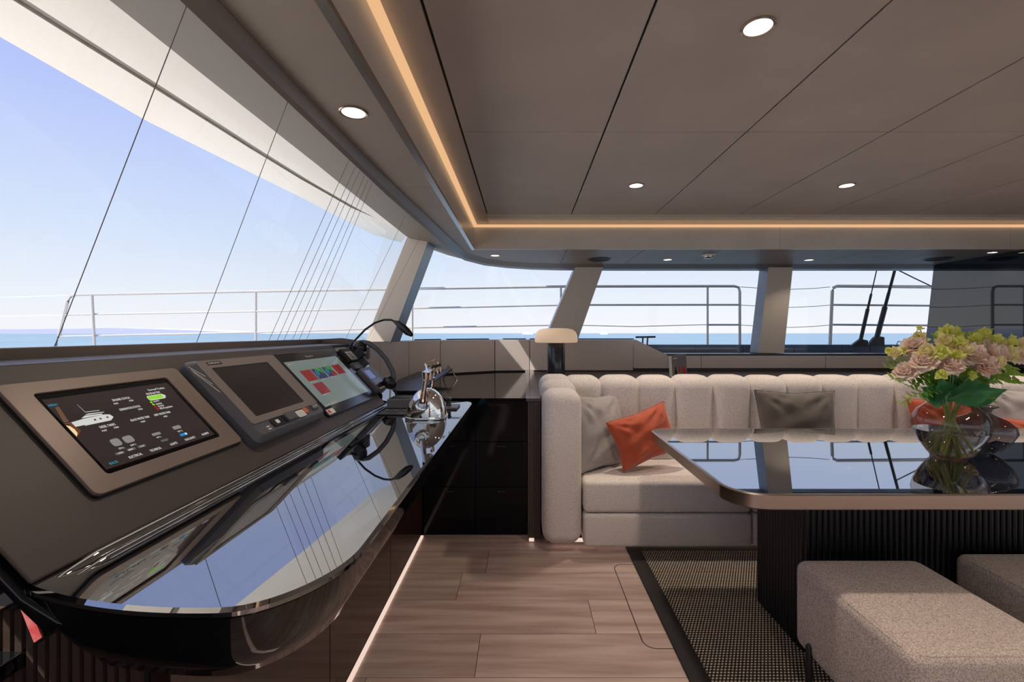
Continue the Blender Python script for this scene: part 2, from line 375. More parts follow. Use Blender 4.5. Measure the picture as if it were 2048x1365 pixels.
# ---- overhang of the roof outside (cream gelcoat with a groove)
ov = struct('trim_4')
A = [(-.945, -2.5), (-.945, 1.0), (-.935, 1.55), (-.93, 2.03), (-.925, 2.6), (-.92, 3.2), (-.925, 3.55), (-.935, 3.66)]
B = [(-1.37, -2.5), (-1.37, 1.25), (-1.34, 1.85), (-1.32, 2.3), (-1.29, 2.75), (-1.22, 3.4), (-1.12, 3.95), (-1.02, 4.2)]
B2 = [(p[0]-(.07 if i < 6 else .02), p[1]) for i, p in enumerate(B)]
Cc = [(-2.10, -3.5), (-2.12, 1.84), (-2.13, 2.59), (-2.04, 3.39), (-1.97, 4.0), (-1.90, 4.8), (-1.84, 5.54), (-1.62, 6.0)]
HB = 2.168
strip(A, B, 2.022, HB, 'overhang_soffit', M_gel, ov, 0.03); strip(B, B2, HB+.012, HB+.03, 'overhang_groove', M_groove, ov, 0.02); strip(B2, Cc, HB+.02, 2.45, 'overhang_soffit', M_gel, ov, 0.06)

# ---- pillars and window glass
pl_ = struct('wall_corner')
def pillar(tx0, tx1, bx0, bx1, zt, zb, y, d, parent, name='window_pillar'):
    mb = MB().add([(bx0, y, zb), (bx1, y, zb), (bx1, y+d, zb), (bx0, y+d, zb), (tx0, y, zt), (tx1, y, zt), (tx1, y+d, zt), (tx0, y+d, zt)],
                  [(0,3,2,1),(4,5,6,7),(0,1,5,4),(1,2,6,5),(2,3,7,6),(3,0,4,7)])
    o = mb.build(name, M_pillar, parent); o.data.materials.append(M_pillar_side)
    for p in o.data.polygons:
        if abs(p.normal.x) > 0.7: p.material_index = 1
    return o
pillar(-.922, -.744, -1.29, -1.085, 2.02, 1.10, 3.6, .27, pl_)
pillar(.549, .845, .19, .545, 1.955, 1.10, 4.85, .40, pl_)
pillar(2.606, 2.865, 2.50, 2.77, 1.955, 1.04, 4.85, .19, pl_)
def pane(name, pts, nrm_off=(0, 0, 0)):
    s_ = struct(name); o = Vector(nrm_off); k = len(pts)
    mb = MB().add(pts, [tuple(range(k))]); return mb.build('pane', M_pane, s_)
pane('window_1', [(-.945, -2.5, 2.015), (-.925, 3.6, 2.015), (-1.235, 3.6, 1.15), (-1.235, -2.5, 1.15)])
w2 = struct('window_2'); mb = MB()
tp = [(-.80, 3.85), (-.72, 4.3), (-.5, 4.72), (-.2, 4.92), (.2, 5.0), (.6, 5.02)]; bt = [(-1.1, 3.85), (-1.0, 4.3), (-.72, 4.75), (-.35, 4.97), (.0, 5.02), (.25, 5.02)]
mb.loft([[(x, y, 1.97) for x, y in tp], [(x, y, 1.15) for x, y in bt]], closed=False); mb.build('pane', M_pane, w2, smooth=True)
pane('window_3', [(.70, 5.0, 1.96), (2.7, 5.0, 1.96), (2.6, 5.0, 1.03), (.40, 5.0, 1.03)])
pane('window_4', [(2.75, 5.0, 1.96), (4.5, 5.0, 1.96), (4.4, 5.0, 1.03), (2.65, 5.0, 1.03)])

# ---- leather wall panels under the windows
wf = struct('wall_far')
def vpanel(p, q, z0, z1, z1b=None, th=0.03, name='leather_panel', m=M_panel):
    p = Vector((*p, 0)); q = Vector((*q, 0)); d = (q-p).normalized(); nrm = Vector((-d.y, d.x, 0)); p = p+d*0.0025; q = q-d*0.0025
    z1b = z1 if z1b is None else z1b
    vs = [p+Vector((0, 0, z0)), q+Vector((0, 0, z0)), q+Vector((0, 0, z1b)), p+Vector((0, 0, z1))]
    vs += [v+nrm*th for v in vs]
    return MB().add(vs, [(0,1,2,3),(7,6,5,4),(0,4,5,1),(1,5,6,2),(2,6,7,3),(3,7,4,0)]).build(name, m, wf, bevel=0.004, seg=2)
PATH = [(-1.15, 2.62), (-1.09, 3.45), (-1.0, 3.95), (-.80, 4.35), (-.30, 4.70), (.06, 4.75), (1.14, 4.75)]
for i in range(len(PATH)-1): vpanel(PATH[i], PATH[i+1], .862, 1.182)
# panel whose top slants down to the low run
MB().add([(1.145, 4.75, .885), (1.50, 4.75, .885), (1.50, 4.75, 1.02), (1.17, 4.75, 1.182), (1.145, 4.75, 1.182)]+[(1.145, 4.78, .885), (1.50, 4.78, .885), (1.50, 4.78, 1.02), (1.17, 4.78, 1.182), (1.145, 4.78, 1.182)],
         [(0,1,2,3,4),(9,8,7,6,5)]+[(i, 5+i, 5+(i+1) % 5, (i+1) % 5) for i in range(5)]).build('leather_panel', M_panel, wf)
for a, b2 in ((1.50, 1.85), (1.85, 3.15), (3.15, 4.38)): vpanel((a, 4.75), (b2, 4.75), .885, 1.015)
MB().box(.06, 4.4, 4.765, 4.80, .80, .90).build('dark_recess', M_recess, wf)
MB().box(1.45, 4.4, 4.755, 5.02, 1.018, 1.034).build('dark_sill', M_dark, wf)
mb = MB().loft([[(x, y, 1.184) for x, y in PATH]+[(1.17, 4.75, 1.184)], [(x-.12 if y < 4.2 else x-.05, y+.22, 1.184) for x, y in PATH]+[(1.17, 5.02, 1.184)]], closed=False)
mb.build('window_ledge', M_recess, wf)
for (a, b2) in (((-.95, 4.10), (-.80, 4.40)), ((-.74, 4.44), (-.36, 4.71)), ((-.22, 4.76), (.02, 4.78))):
    d = (Vector(b2)-Vector(a)); ang = math.atan2(d.y, d.x); Mx = Matrix.Translation((*a, 1.186)) @ Matrix.Rotation(ang, 4, 'Z')
    MB().box(0, d.length, 0, .05, 0, .010, Mx).build('blind_rail', M_dark, wf, bevel=0.003)
MB().box(.06, 1.15, 4.76, 4.80, 1.186, 1.196).build('blind_rail', M_dark, wf, bevel=0.003)

MB().box(-1.3, 4.5, 4.80, 4.95, 0, .84).build('bulkhead', M_dark, struct('wall_bulkhead'))
mb = MB()
for zz in (.84, 1.183): pass
nb = len(PATH); bk_ = [(x-.035 if y < 4.4 else x-.02, y+(.0 if y < 3 else .035)) for x, y in PATH]
mb.loft([[(x, y, .84) for x, y in bk_], [(x, y, 1.18) for x, y in bk_]], closed=False); mb.build('panel_backing', M_recess, wf)
# ---- glossy dark panel at the right that mirrors the side windows
wr = struct('wall_right')
MB().add([(4.36, 4.98, .85), (4.36, 3.0, .85), (4.5, 3.0, .85), (4.5, 4.98, .85), (4.36, 4.84, 1.985), (4.36, 3.0, 1.985), (4.5, 3.0, 1.985), (4.5, 4.84, 1.985)],
         [(0,3,2,1),(4,5,6,7),(0,1,5,4),(1,2,6,5),(2,3,7,6),(3,0,4,7)]).build('gloss_panel', mat('dark_mirror_panel', s2l(16, 18, 24), 0.03, ior=1.75), wr)
MB().box(4.36, 4.5, 3.0, 4.98, 0, .85).build('lower_panel', M_black, wr)
# ---- walls behind the camera, with window band and aft door opening
wb = struct('wall_back')
MB().box(-.7, 6.2, -2.6, -2.5, 0, .55).build('lower_panel', M_panel, wb); MB().box(-.7, 6.2, -2.6, -2.5, 1.98, 2.22).build('header', M_header, wb)
for x in (-.6, 1.4, 3.4, 5.9): MB().box(x, x+.25, -2.6, -2.5, .55, 1.98).build('window_pillar', M_pillar, wb)
wa = struct('wall_aft')
MB().box(6.1, 6.2, 1.6, 4.0, 0, 2.2).build('panel', M_panel, wa); MB().box(6.1, 6.2, -2.5, 1.6, 2.05, 2.2).build('header', M_header, wa)

wl_ = struct('wall_left')
MB().box(-1.36, -1.24, -2.6, 3.7, 0, 1.14).build('hull_side', M_dark, wl_)
# ================================================================== OUTSIDE
MB().add([(-20000, -20000, -1.6), (20000, -20000, -1.6), (20000, 30000, -1.6), (-20000, 30000, -1.6)], [(0, 1, 2, 3)]).build('sea', M_sea)['kind'] = 'structure'
cp = [(-5200, 0), (-4300, 34), (-3700, 30), (-3200, 33), (-2900, 40), (-2650, 34), (-2300, 22), (-1950, 6), (-1800, 0)]
mb = MB(); mb.loft([[(x, 3200+dy, -3) for x, h in cp]+[(x, 3200+dy, h-1) for x, h in reversed(cp)] for dy in (0, 500)])
tag(mb.build('coastline', M_coast), 'low hazy lavender hills on the horizon at the far left', 'hills')
ded = struct('side_deck'); MB().box(-1.25, 8, 5.05, 5.75, .80, .90).build('deck_slab', M_deck, ded); MB().box(-8, -1.4, -3, 5.4, .70, .80).build('foredeck_slab', M_gel, ded); MB().box(6.25, 11, -4, 5.5, -.08, -.01).build('added_cockpit_deck', M_gel, ded); MB().box(-1.3, 8, -4.4, -2.65, .70, .80).build('added_port_deck', M_gel, ded)  # cockpit and port decks are unseen, added to bounce sunlight onto the ceiling
bw = thing('bulwark', 'dark blue-grey bulwark with panel joints outside the side windows', 'bulwark', (2, 5.7, .8))
xb = [-5.4, -3.8, -2.2, -.8, .6, 1.55, 2.15, 2.75, 3.4, 4.0, 4.35, 4.62, 4.9, 5.6, 6.4, 7.4]
def bz(x): return 1.106 if x > 0 else 1.106+(x)*0.035
for a, b2 in zip(xb[:-1], xb[1:]):
    MB().add([(a+.004, 5.72, .8), (b2-.004, 5.72, .8), (b2-.004, 5.85, .8), (a+.004, 5.85, .8), (a+.004, 5.72, bz(a)), (b2-.004, 5.72, bz(b2)), (b2-.004, 5.85, bz(b2)), (a+.004, 5.85, bz(a))],
             [(0,3,2,1),(4,5,6,7),(0,1,5,4),(1,2,6,5),(2,3,7,6),(3,0,4,7)]).build('bulwark_panel', M_railblue, bw)
# guard rails. (x, y, ztop, zmid, zlow)
RL = [(-5.49, 5.5, 1.715, 1.474, 1.213), (-3.30, 5.6, 1.767, 1.52, 1.262), (-1.40, 5.7, 1.807, 1.563, 1.32), (.5, 5.79, 1.845, 1.61, 1.356), (2.34, 5.8, 1.85, 1.613, 1.358), (2.75, 5.8, 1.85, 1.613, 1.358)]
ra = thing('guard_rail', 'long polished guard rail with slanted left end seen through windshield', 'railing', (-1.4, 5.7, 1.0))
top = [(-5.66, 5.5, 1.10), (-5.62, 5.5, 1.213), (-5.52, 5.5, 1.62), (-5.47, 5.5, 1.70), (-5.40, 5.5, 1.717)]+[p[:3] for p in RL[1:5]]+[(2.68, 5.8, 1.85), (2.735, 5.8, 1.835), (2.75, 5.8, 1.78), (2.75, 5.8, 1.108)]
MB().tube(top, .017, 10).build('top_rail', M_rail, ra, smooth=True)
MB().tube([(-5.56, 5.5, 1.474)]+[(p[0], p[1], p[3]) for p in RL[1:]], .012, 8).build('middle_rail', M_rail, ra, smooth=True)
MB().tube([(-5.62, 5.5, 1.213)]+[(p[0], p[1], p[4]) for p in RL[1:4]], .011, 8).build('lower_rail', M_rail, ra, smooth=True)
MB().tube([(2.34, 5.8, 1.358), (2.75, 5.8, 1.358)], .012, 8).build('lower_rail', M_rail, ra, smooth=True)
MB().tube([(.5, 5.79, 1.356), (1.4, 5.795, 1.335), (2.33, 5.8, 1.36)], .005, 6).build('lower_wire', M_wire, ra, smooth=True)
for (x, y, z) in ((-5.22, 5.5, 1.715), (-3.30, 5.6, 1.767), (-1.40, 5.7, 1.807), (.47, 5.79, 1.845), (2.34, 5.8, 1.85)):
    MB().tube([(x, y, z), (x+(.04 if x < -5 else 0), y, bz(x)+.002)], .014, 8).build('stanchion', M_rail, ra, smooth=True)
MB().box(-.3, 9, 4.85, 6.5, 2.62, 2.74).build('added_shade_overhang', M_gel, ded)  # unseen slab above the windows, added to shade the right-hand rails
rb = thing('guard_rail', 'guard rail section with rounded corner behind the dark rigging turnbuckles', 'railing', (5, 5.8, 1.0))
MB().tube([(3.90, 5.8, 1.108), (3.93, 5.8, 1.79), (3.945, 5.8, 1.83), (3.99, 5.8, 1.85), (4.6, 5.8, 1.846), (7.5, 5.8, 1.82)], .020, 10).build('top_rail', M_rail, rb, smooth=True)
MB().tube([(3.92, 5.8, 1.613), (7.5, 5.8, 1.58)], .013, 8).build('middle_rail', M_rail, rb, smooth=True)
MB().tube([(3.91, 5.8, 1.36), (7.5, 5.8, 1.33)], .013, 8).build('lower_rail', M_rail, rb, smooth=True)
for x in (5.6, 6.6): MB().tube([(x, 5.8, 1.84), (x, 5.8, 1.108)], .016, 8).build('stanchion', M_rail, rb, smooth=True)
for k, (z, nm) in enumerate(((1.84, 'top'), (1.61, 'middle'), (1.355, 'lowest'))):
    o = MB().tube([(2.76, 5.8, z), (3.1, 5.8, z-.02), (3.4, 5.8, z-.03), (3.7, 5.8, z-.018), (3.90, 5.8, z)], .004, 6).build('lifeline_wire', M_wire, smooth=True)
    tag(o, '%s thin sagging lifeline wire bridging the gap between guard rails' % nm, 'wire', 'lifelines in the rail gap')
for k, (z0, z1_, nm) in enumerate(((1.69, 1.71, 'upper'), (1.46, 1.47, 'lower'))):
    o = MB().tube([(-7.2, 5.5, z0), (-6.2, 5.5, z0-.005), (-5.5, 5.5, z1_)], .004, 6).build('lifeline_wire', M_white, smooth=True)
    tag(o, '%s pale lifeline wire left of the slanted rail end' % nm, 'wire', 'lifelines at far left')
# shroud turnbuckles
for k, (xb_, xt, zb, r, lab) in enumerate(((4.215, 4.43, 1.16, .022, 'slimmer rigging turnbuckle and stay, left of the dark pair outside'), (4.42, 4.66, 1.20, .030, 'thicker rigging turnbuckle and stay, right of the dark pair outside'))):
    s_ = thing('rigging_stay', lab, 'rigging', (xb_, 5.72, 1.10))
    dv = Vector((xt-xb_, 0, 2.1-zb))
    p0 = Vector((xb_, 5.70, zb)); q = lambda t: p0+dv*t
    MB().tube([q(.0), q(.42)], r, 10).build('turnbuckle_body', M_dark, s_, smooth=True)
    MB().tube([q(.40), q(.62)], r*.62, 8).build('threaded_rod', M_dark, s_, smooth=True)
    MB().tube([q(.6), q(2.0)], r*.55 if k else r*.3, 8).build('stay_wire', M_dark, s_, smooth=True)
    MB().add([(xb_-.13, 5.68, 1.09), (xb_+.08, 5.68, 1.09), (xb_+.08, 5.68, zb), (xb_-.01, 5.68, zb+.02), (xb_-.05, 5.68, zb-.01)]+[(xb_-.13, 5.72, 1.09), (xb_+.08, 5.72, 1.09), (xb_+.08, 5.72, zb), (xb_-.01, 5.72, zb+.02), (xb_-.05, 5.72, zb-.01)],
             [(0,1,2,3,4),(9,8,7,6,5)]+[(i, 5+i, 5+(i+1) % 5, (i+1) % 5) for i in range(5)]).build('chain_plate', M_dark, s_)
tag(MB().tube([(4.56, 5.6, 2.05), (4.80, 5.6, 1.93), (5.6, 5.6, 1.55)], .007, 6).build('sheet_line', M_dark, smooth=True), 'dark slanting rope at the upper right of the side window', 'rope')
ey = [(4.70+.03*math.cos(R(a)), 5.7, 1.106+.045*math.sin(R(a))) for a in range(0, 181, 20)]
tag(MB().tube(ey, .006, 6).build('eye_loop', M_rail, smooth=True), 'small metal eye loop on the bulwark beside the turnbuckles', 'fitting')
cl = thing('deck_cleat', 'dark deck cleat outside the side window above the slanted panel', 'cleat', (1.45, 5.3, 1.10))
MB().tube([(1.30, 5.3, 1.205), (1.53, 5.3, 1.208)], .011, 8).build('horn', M_dark, cl, smooth=True)
for x in (1.385, 1.44): MB().tube([(x, 5.3, 1.205), (x-.02, 5.3, .9)], .010, 8).build('leg', M_dark, cl, smooth=True)
for lab, x, y, L, s_ in (('small white boat far out at sea left of the table lamp', 8, 950, 26, 1), ('small white boat far out at sea right of the table lamp', 158, 900, 18, 1)):
    bt_ = thing('distant_boat', lab, 'boat', (x, y, -1.6)); MB().add([(x-L/2, y, 1.5), (x+L/2, y, 2.2), (x+L/2-2, y, -1.4), (x-L/2+2, y, -1.4), (x-L/2, y+4, 1.5), (x+L/2, y+4, 2.2), (x+L/2-2, y+4, -1.4), (x-L/2+2, y+4, -1.4)],
        [(0,1,2,3),(7,6,5,4),(0,4,5,1),(1,5,6,2),(2,6,7,3),(3,7,4,0)]).build('hull', M_white, bt_); MB().box(x-L*.2, x+L*.15, y+.5, y+3.5, 1.6, 4.2).build('cabin', M_white, bt_)

# ================================================================== HELM CONSOLE
TH = R(47); ct, st = math.cos(TH), math.sin(TH); ZT = .88; X0 = -.72
def slope(a, s, nn=0.0): return Vector((X0-ct*s+st*nn, a, ZT+st*s+ct*nn))
def slopeM(a, s, nn=0.0):   # local x = along console, y = up the slope, z = out of the slope
    M = Matrix(((0, -ct, st, 0), (1, 0, 0, 0), (0, st, ct, 0), (0, 0, 0, 1))); M.translation = slope(a, s, nn); return M
hc = thing('helm_console', 'long black gloss helm console with sloped dashboard under the windshield', 'console', (-.75, 1.6, 0))
def cring(ins, z, x0=-.745):
    out = []; base = rrect(x0+ins*.2, -.276-ins, .665+ins, 2.475-ins*.5, (.02, .13-ins*.3, .055, .02), 14)
    a, b_ = base[14], base[15]
    base = base[:15]+[(a[0]+(b_[0]-a[0])*k/14, a[1]+(b_[1]-a[1])*k/14) for k in range(1, 14)]+base[15:]
    for x, y in base:
        k = max(0, 1-((x+.44)/.29)**2)*max(0, 1-(y-.665-ins)/.16)
        out.append((x, y-.058*k, z))
    return out
MB().loft([cring(.004, .866), cring(0, .870), cring(0, .876), cring(.006, .880)]).build('counter_top', M_cglass, hc, smooth=True, angle=18)
MB().loft([cring(.16, .742, -.60), cring(.080, .742, -.62), cring(.048, .756, -.65), cring(.024, .80, -.69), cring(.010, .845, -.72), cring(.006, .864, -.735)]).build('counter_body', M_black, hc, smooth=True, angle=70)
# ledge moulding where the slope meets the counter
for k, (x, r, z) in enumerate(((-.706, .011, .880), (-.684, .007, .8795))):
    MB().tube([(x, .672, z-.006), (x, .70, z-.003), (x, .75, z), (x, 2.45, z)], r, 12, rad=[.001, r*.6, r, r]).build('ledge_moulding', M_cglass, hc, smooth=True)
# sloped slab (gloss shell + matte face)
def sprism(poly, y0, y1): return MB().loft([[(x, y0, z) for x, z in poly], [(x, y1, z) for x, z in poly]])
top_s = slope(0, .42)
sprism([(X0-.003, ZT-.012), (top_s.x-.006, top_s.z-.014), (top_s.x-.02, top_s.z-.035), (-.785, .908), (-.725, .845), (-.690, .812), (X0+.06, .83)], .655, 2.62).build('sloped_shell', M_black, hc, bevel=.008, seg=3)
MB().box(.668-1.5, 2.375-1.5, .004, .42, -.006, .0005, slopeM(1.5, 0)).build('dash_face', M_dash, hc, bevel=.004, seg=2)
MB().box(2.378-2.5, 2.615-2.5, .004, .40, -.006, .0008, slopeM(2.5, 0)).build('gloss_end_face', M_cglass, hc)
sprism([(top_s.x, top_s.z), (-1.17, 1.19), (-1.17, 1.16), (top_s.x, top_s.z-.03)], -.2, 2.615).build('dash_shelf', M_dshelf, hc)
sprism([(-1.168, 1.188), (-1.172, 1.2165), (-1.20, 1.2165), (-1.20, 1.15), (-1.17, 1.15)], -.6, 2.66).build('dash_coaming', M_dashlight, hc, bevel=.003, seg=2)
ep = [(-1.17, 1.10), (-1.17, 1.2165), (-1.06, 1.222), (-.99, 1.212), (-.94, 1.185), (-.90, 1.168), (-.90, 1.10)]
sprism(ep, 2.63, 2.66).build('end_panel', M_dashlight, hc)
# base: gloss walnut doors with LED line at the floor
for a, b2 in ((.80, 1.46), (1.46, 2.12), (2.12, 2.79)):
    MB().box(-.66, -.622, a+.002, b2-.002, .035, .77).build('base_panel', M_base, hc, bevel=.002, seg=1)
MB().box(-1.10, -.66, .80, 2.79, .0, .77).build('base_core', M_dark, hc)
MB().box(-.632, -.616, .72, 2.79, .002, .010).build('floor_led_strip', M_led, hc)
for k in range(22): MB().box(-1.10+k*.02, -1.088+k*.02, .786, .80, .02, .77).build('base_slat', M_slat, hc)
# picture strip and shelf under the near end
sd = thing('side_display', 'slim red and white lit picture strip below the console at the left edge', 'display', (-.86, .75, .73))
def slab4(p, y0, y1): return MB().add([(x, y0, z) for x, z in p]+[(x, y1, z) for x, z in p], [(0,1,2,3),(7,6,5,4),(0,4,5,1),(1,5,6,2),(2,6,7,3),(3,7,4,0)])
slab4([(-.850, .866), (-.828, .866), (-.785, .752), (-.800, .738)], .745, .775).build('housing', M_dark, sd)
mr_ = mat('red_picture', s2l(200, 60, 60), .4, col2=s2l(245, 225, 215), vscale=40, emit=(.8, .12, .12), es=.6)
slab4([(-.846, .862), (-.836, .862), (-.789, .752), (-.799, .745)], .742, .745).build('picture', mr_, sd)
tag(MB().box(-1.235, -.862, .72, 1.15, .672, .700).build('side_shelf', M_black, bevel=.004), 'low black gloss shelf at the left edge beside the console base', 'shelf')

# ---- tablet in a bronze frame
M1 = slopeM(1.04, .23)
tb = thing('framed_tablet', 'wide tablet in a bronze frame showing a yacht status page', 'tablet', M=M1)
def L1(a, s): return (a-1.04, s-.23)
def ringframe(o, i, z0, z1):
    k = len(o); vs = [(x, y, z0) for x, y in o]+[(x, y, z1) for x, y in o]+[(x, y, z0) for x, y in i]+[(x, y, z1) for x, y in i]; fs = []
    for j in range(k):
        q = (j+1) % k; fs += [(j, q, k+q, k+j), (k+j, k+q, 3*k+q, 3*k+j), (2*k+j, 3*k+j, 3*k+q, 2*k+q), (j, 2*k+j, 2*k+q, q)]
    return MB().add(vs, fs)
x0, y0 = L1(.826, .092); x1, y1 = L1(1.256, .366); fo = rrect(x0, x1, y0, y1, (.014,)*4, 5)
xi0, yi0 = L1(.872, .126); xi1, yi1 = L1(1.200, .337); fi = rrect(xi0, xi1, yi0, yi1, (.008,)*4, 5)
ringframe(fo, fi, .001, .011).build('frame', M_bezel, tb, local=True, bevel=.0015, seg=2)
fo2 = rrect(x0-.002, x1+.002, y0-.003, y1+.001, (.015,)*4, 5); MB().prism(fo2, 0, .005).build('gasket', M_dark, tb, local=True)
MB().prism(fi, .004, .0065).build('glass', mat('tablet_glass', (.004, .004, .005), .05), tb, local=True)
sc_ = MB().box(xi0+.010, xi1-.010, yi0+.012, yi1-.014, .0066, .0068).build('screen', mat('tablet_screen', s2l(30, 24, 22), .08, emit=s2l(52, 44, 42), es=.8), tb, local=True)
Z_ = .0071
TXT = [('ENGINE STATUS', 1.013, 0.292, 0.044),('PORT', 1.009, 0.283, 0.011),('STBD', 1.049, 0.284, 0.011),('GENERATOR STATUS', 1.009, 0.264, 0.054),('STBD', 1.051, 0.256, 0.012),('HOUSE BATTERY', 1.105, 0.294, 0.042),('Sunreef Yachts', 1.119, 0.305, 0.05),('LIGHTS', 1.106, 0.27, 0.017),('INVERTER', 1.106, 0.261, 0.018),('SHORE', 1.106, 0.254, 0.018),('ME Propulsion', 1.106, 0.246, 0.038),('BLACK WATER TANK', 1.012, 0.231, 0.05),('PORT', 1.031, 0.222, 0.012),('GREY WATER TANK', 1.076, 0.231, 0.049),('STBD', 1.096, 0.222, 0.011),('DIESEL TANKS', 0.938, 0.231, 0.035),('PORT', 0.936, 0.222, 0.011),('STBD', 0.964, 0.223, 0.011),('274 L', 0.936, 0.172, 0.013),('369 L', 0.964, 0.172, 0.014),('44 L', 1.033, 0.173, 0.013),('20 L', 1.096, 0.173, 0.016),('ELECTRICAL', 0.94, 0.145, 0.032),('TECHNICAL', 0.993, 0.145, 0.03),('LIGHTS', 1.05, 0.145, 0.02),('RGB LIGHTS', 1.096, 0.145, 0.032),('ALARMS', 1.152, 0.145, 0.024)]
for b_, a, s, wd in TXT: text(b_, .0085 if s == .145 or wd > .03 else .006, M_txt, tb, (*L1(a, s), Z_), width=wd)
text('MENU', .008, M_cyan, tb, (*L1(.884, .304), Z_), width=.017); text('BACK', .008, M_cyan, tb, (*L1(.896, .145), Z_), width=.018)
def q1(a, s, w_, h_, m, name='screen_icon', z=Z_): x, y = L1(a, s); return MB().prism(rrect(x, x+w_, y, y+h_, (min(w_, h_)*.3,)*4, 3), z, z+.0002).build(name, m, tb, local=True)
q1(1.099, .276, .050, .015, M_txt, 'battery_outline'); q1(1.149, .280, .003, .007, M_txt, 'battery_tip')
for k in range(6): q1(1.1005+k*.0072, .2775, .0064, .012, M_green, 'battery_cell', Z_+.0003)
for a, s, m in ((1.096, .269, M_green), (1.096, .2615, M_green), (1.096, .254, M_sred), (1.096, .2465, M_sred)): q1(a, s, .006, .005, m, 'status_dot')
for a, s, w_, h_ in ((.932, .181, .021, .019), (.960, .181, .023, .018), (1.029, .181, .023, .007), (1.092, .182, .024, .010)): q1(a, s, w_, h_, M_txtgrey, 'tank_bar')
for a, s in ((.921, .161), (.949, .162), (.975, .162), (1.036, .160)): q1(a, s, .020, .006, emis('switch_grey%d' % int(a*1000), s2l(95, 92, 90), 1), 'switch')
for (b_, a, s) in (('OPEN', .926, .1622), ('GENERATOR', .951, .1632), ('STOP', .980, .1632)): text(b_, .0045, M_txt, tb, (*L1(a, s), Z_+.0004), width=.011)
q1(1.094, .160, .022, .007, M_blue, 'toggle'); q1(1.109, .1605, .006, .006, M_txt, 'toggle_knob', Z_+.0003)
# yacht picture with setting sun
def poly1(pts, m, name, z=Z_): return MB().prism([L1(*p) for p in pts], z, z+.0002).build(name, m, tb, local=True)
poly1([(.896, .259), (.8965, .247), (.915, .247), (.915, .245), (.972, .245), (.983, .252), (.980, .260), (.970, .2625), (.924, .262)], M_txt, 'yacht_hull')
poly1([(.920, .264), (.966, .263), (.966, .266), (.930, .2685)], M_txt, 'yacht_deck'); poly1([(.931, .270), (.973, .268), (.973, .2695), (.940, .2722)], M_txt, 'yacht_flybridge')
poly1([(.938, .2765), (.967, .2745), (.967, .2756), (.938, .2776)], M_txt, 'yacht_hardtop'); poly1([(.935, .299), (.936, .299), (.9385, .276), (.9365, .276)], M_txtgrey, 'yacht_mast')
for a in (.940, .952, .968): poly1([(a, .252), (a+.004, .252), (a+.004, .256), (a, .256)], M_dark, 'yacht_window', Z_+.0003)
poly1([(.883, .2585), (.896, .2575), (.896, .2590), (.883, .2595)], M_glow, 'horizon_line')
poly1([(.883, .255), (.8835, .225), (.890, .232), (.891, .242), (.888, .251)], M_sun, 'sun_disc'); poly1([(.8835, .2235), (.900, .236), (.8955, .256), (.889, .256)], emis('screen_dusk', s2l(120, 70, 52), .8), 'sun_glow', Z_-.0001)
poly1([(.892, .300), (.900, .301), (.8935, .262), (.884, .262)], emis('screen_dusk_streak', s2l(120, 90, 70), .8), 'light_streak', Z_-.0001)

# ---- chart plotter
M2 = slopeM(1.485, .22)
cpz = thing('chart_plotter', 'bulky grey chart plotter with dark blank display and button row', 'display', M=M2)
def L2(a, s): return (a-1.485, s-.22)
def plate(w0, w1, h0, h1, r, z, ins=0): return [(x, y, z) for x, y in rrect(w0+ins, w1-ins, h0+ins, h1-ins, (r,)*4, 6)]
bx0, by0 = L2(1.272, .060); bx1, by1 = L2(1.705, .372)
MB().loft([plate(bx0, bx1, by0, by1, .022, 0), plate(bx0, bx1, by0, by1, .022, .022), plate(bx0, bx1, by0, by1, .02, .034, .008), plate(bx0, bx1, by0, by1, .016, .040, .014)]).build('housing', M_plastic, cpz, local=True, smooth=True, angle=25)
fx0, fy0 = L2(1.288, .078); fx1, fy1 = L2(1.690, .358); dx0, dy0 = L2(1.328, .135); dx1, dy1 = L2(1.618, .327)
ringframe(rrect(fx0, fx1, fy0+.035, fy1, (.01,)*4, 5), rrect(dx0, dx1, dy0, dy1, (.004,)*4, 5), .039, .043).build('face_plate', M_plastic_top, cpz, local=True, bevel=.001, seg=1)
MB().prism(rrect(dx0, dx1, dy0, dy1, (.004,)*4, 5), .036, .041).build('display', M_lcd, cpz, local=True)
def q2(a, s, w_, h_, m, name, z0=.040, z1=.0435): x, y = L2(a, s); return MB().prism(rrect(x, x+w_, y, y+h_, (min(w_, h_)*.25,)*4, 4), z0, z1).build(name, m, cpz, local=True, bevel=.0008, seg=1)
q2(1.365, .082, .085, .030, M_dark, 'card_slot_cover'); q2(1.440, .084, .060, .030, M_plastic, 'card_slot_flap', .040, .050); q2(1.625, .092, .040, .020, M_plastic, 'button_pad', .040, .047)
q2(1.385, .090, .018, .014, M_white, 'card_icon', .0435, .0438); q2(1.510, .082, .052, .026, M_white, 'paper_sticker', .044, .0445)
for k in range(4): q2(1.513, .085+k*.0055, .044, .0012, M_plastic, 'sticker_line', .0446, .0447)
q2(1.565, .090, .025, .022, M_orange_p, 'orange_sticker', .044, .0446)
for a in (1.632, .0): 
    if a: q2(a, .100, .008, .005, M_white, 'button_mark', .047, .0473); q2(a+.017, .101, .010, .005, M_white, 'button_mark', .047, .0473)
x, y = L2(1.325, .338); MB().prism(rrect(x, x+.062, y, y+.012, (.002,)*4, 3), .043, .0436).build('name_plate', M_dark, cpz, local=True)
text('FURUNO', .009, M_white, cpz, (x+.006, y+.003, .0439), width=.048)
[q2(1.333, .082+k*.009, .016, .004, M_white, 'key_mark', .040, .0403) for k in range(2)]
for k in range(3): MB().tube([(bx0-.002, .13-k*.01, .03), (bx0+.004, .08-k*.03, .043)], .0008, 5).build('film_edge', M_white, cpz, local=True)

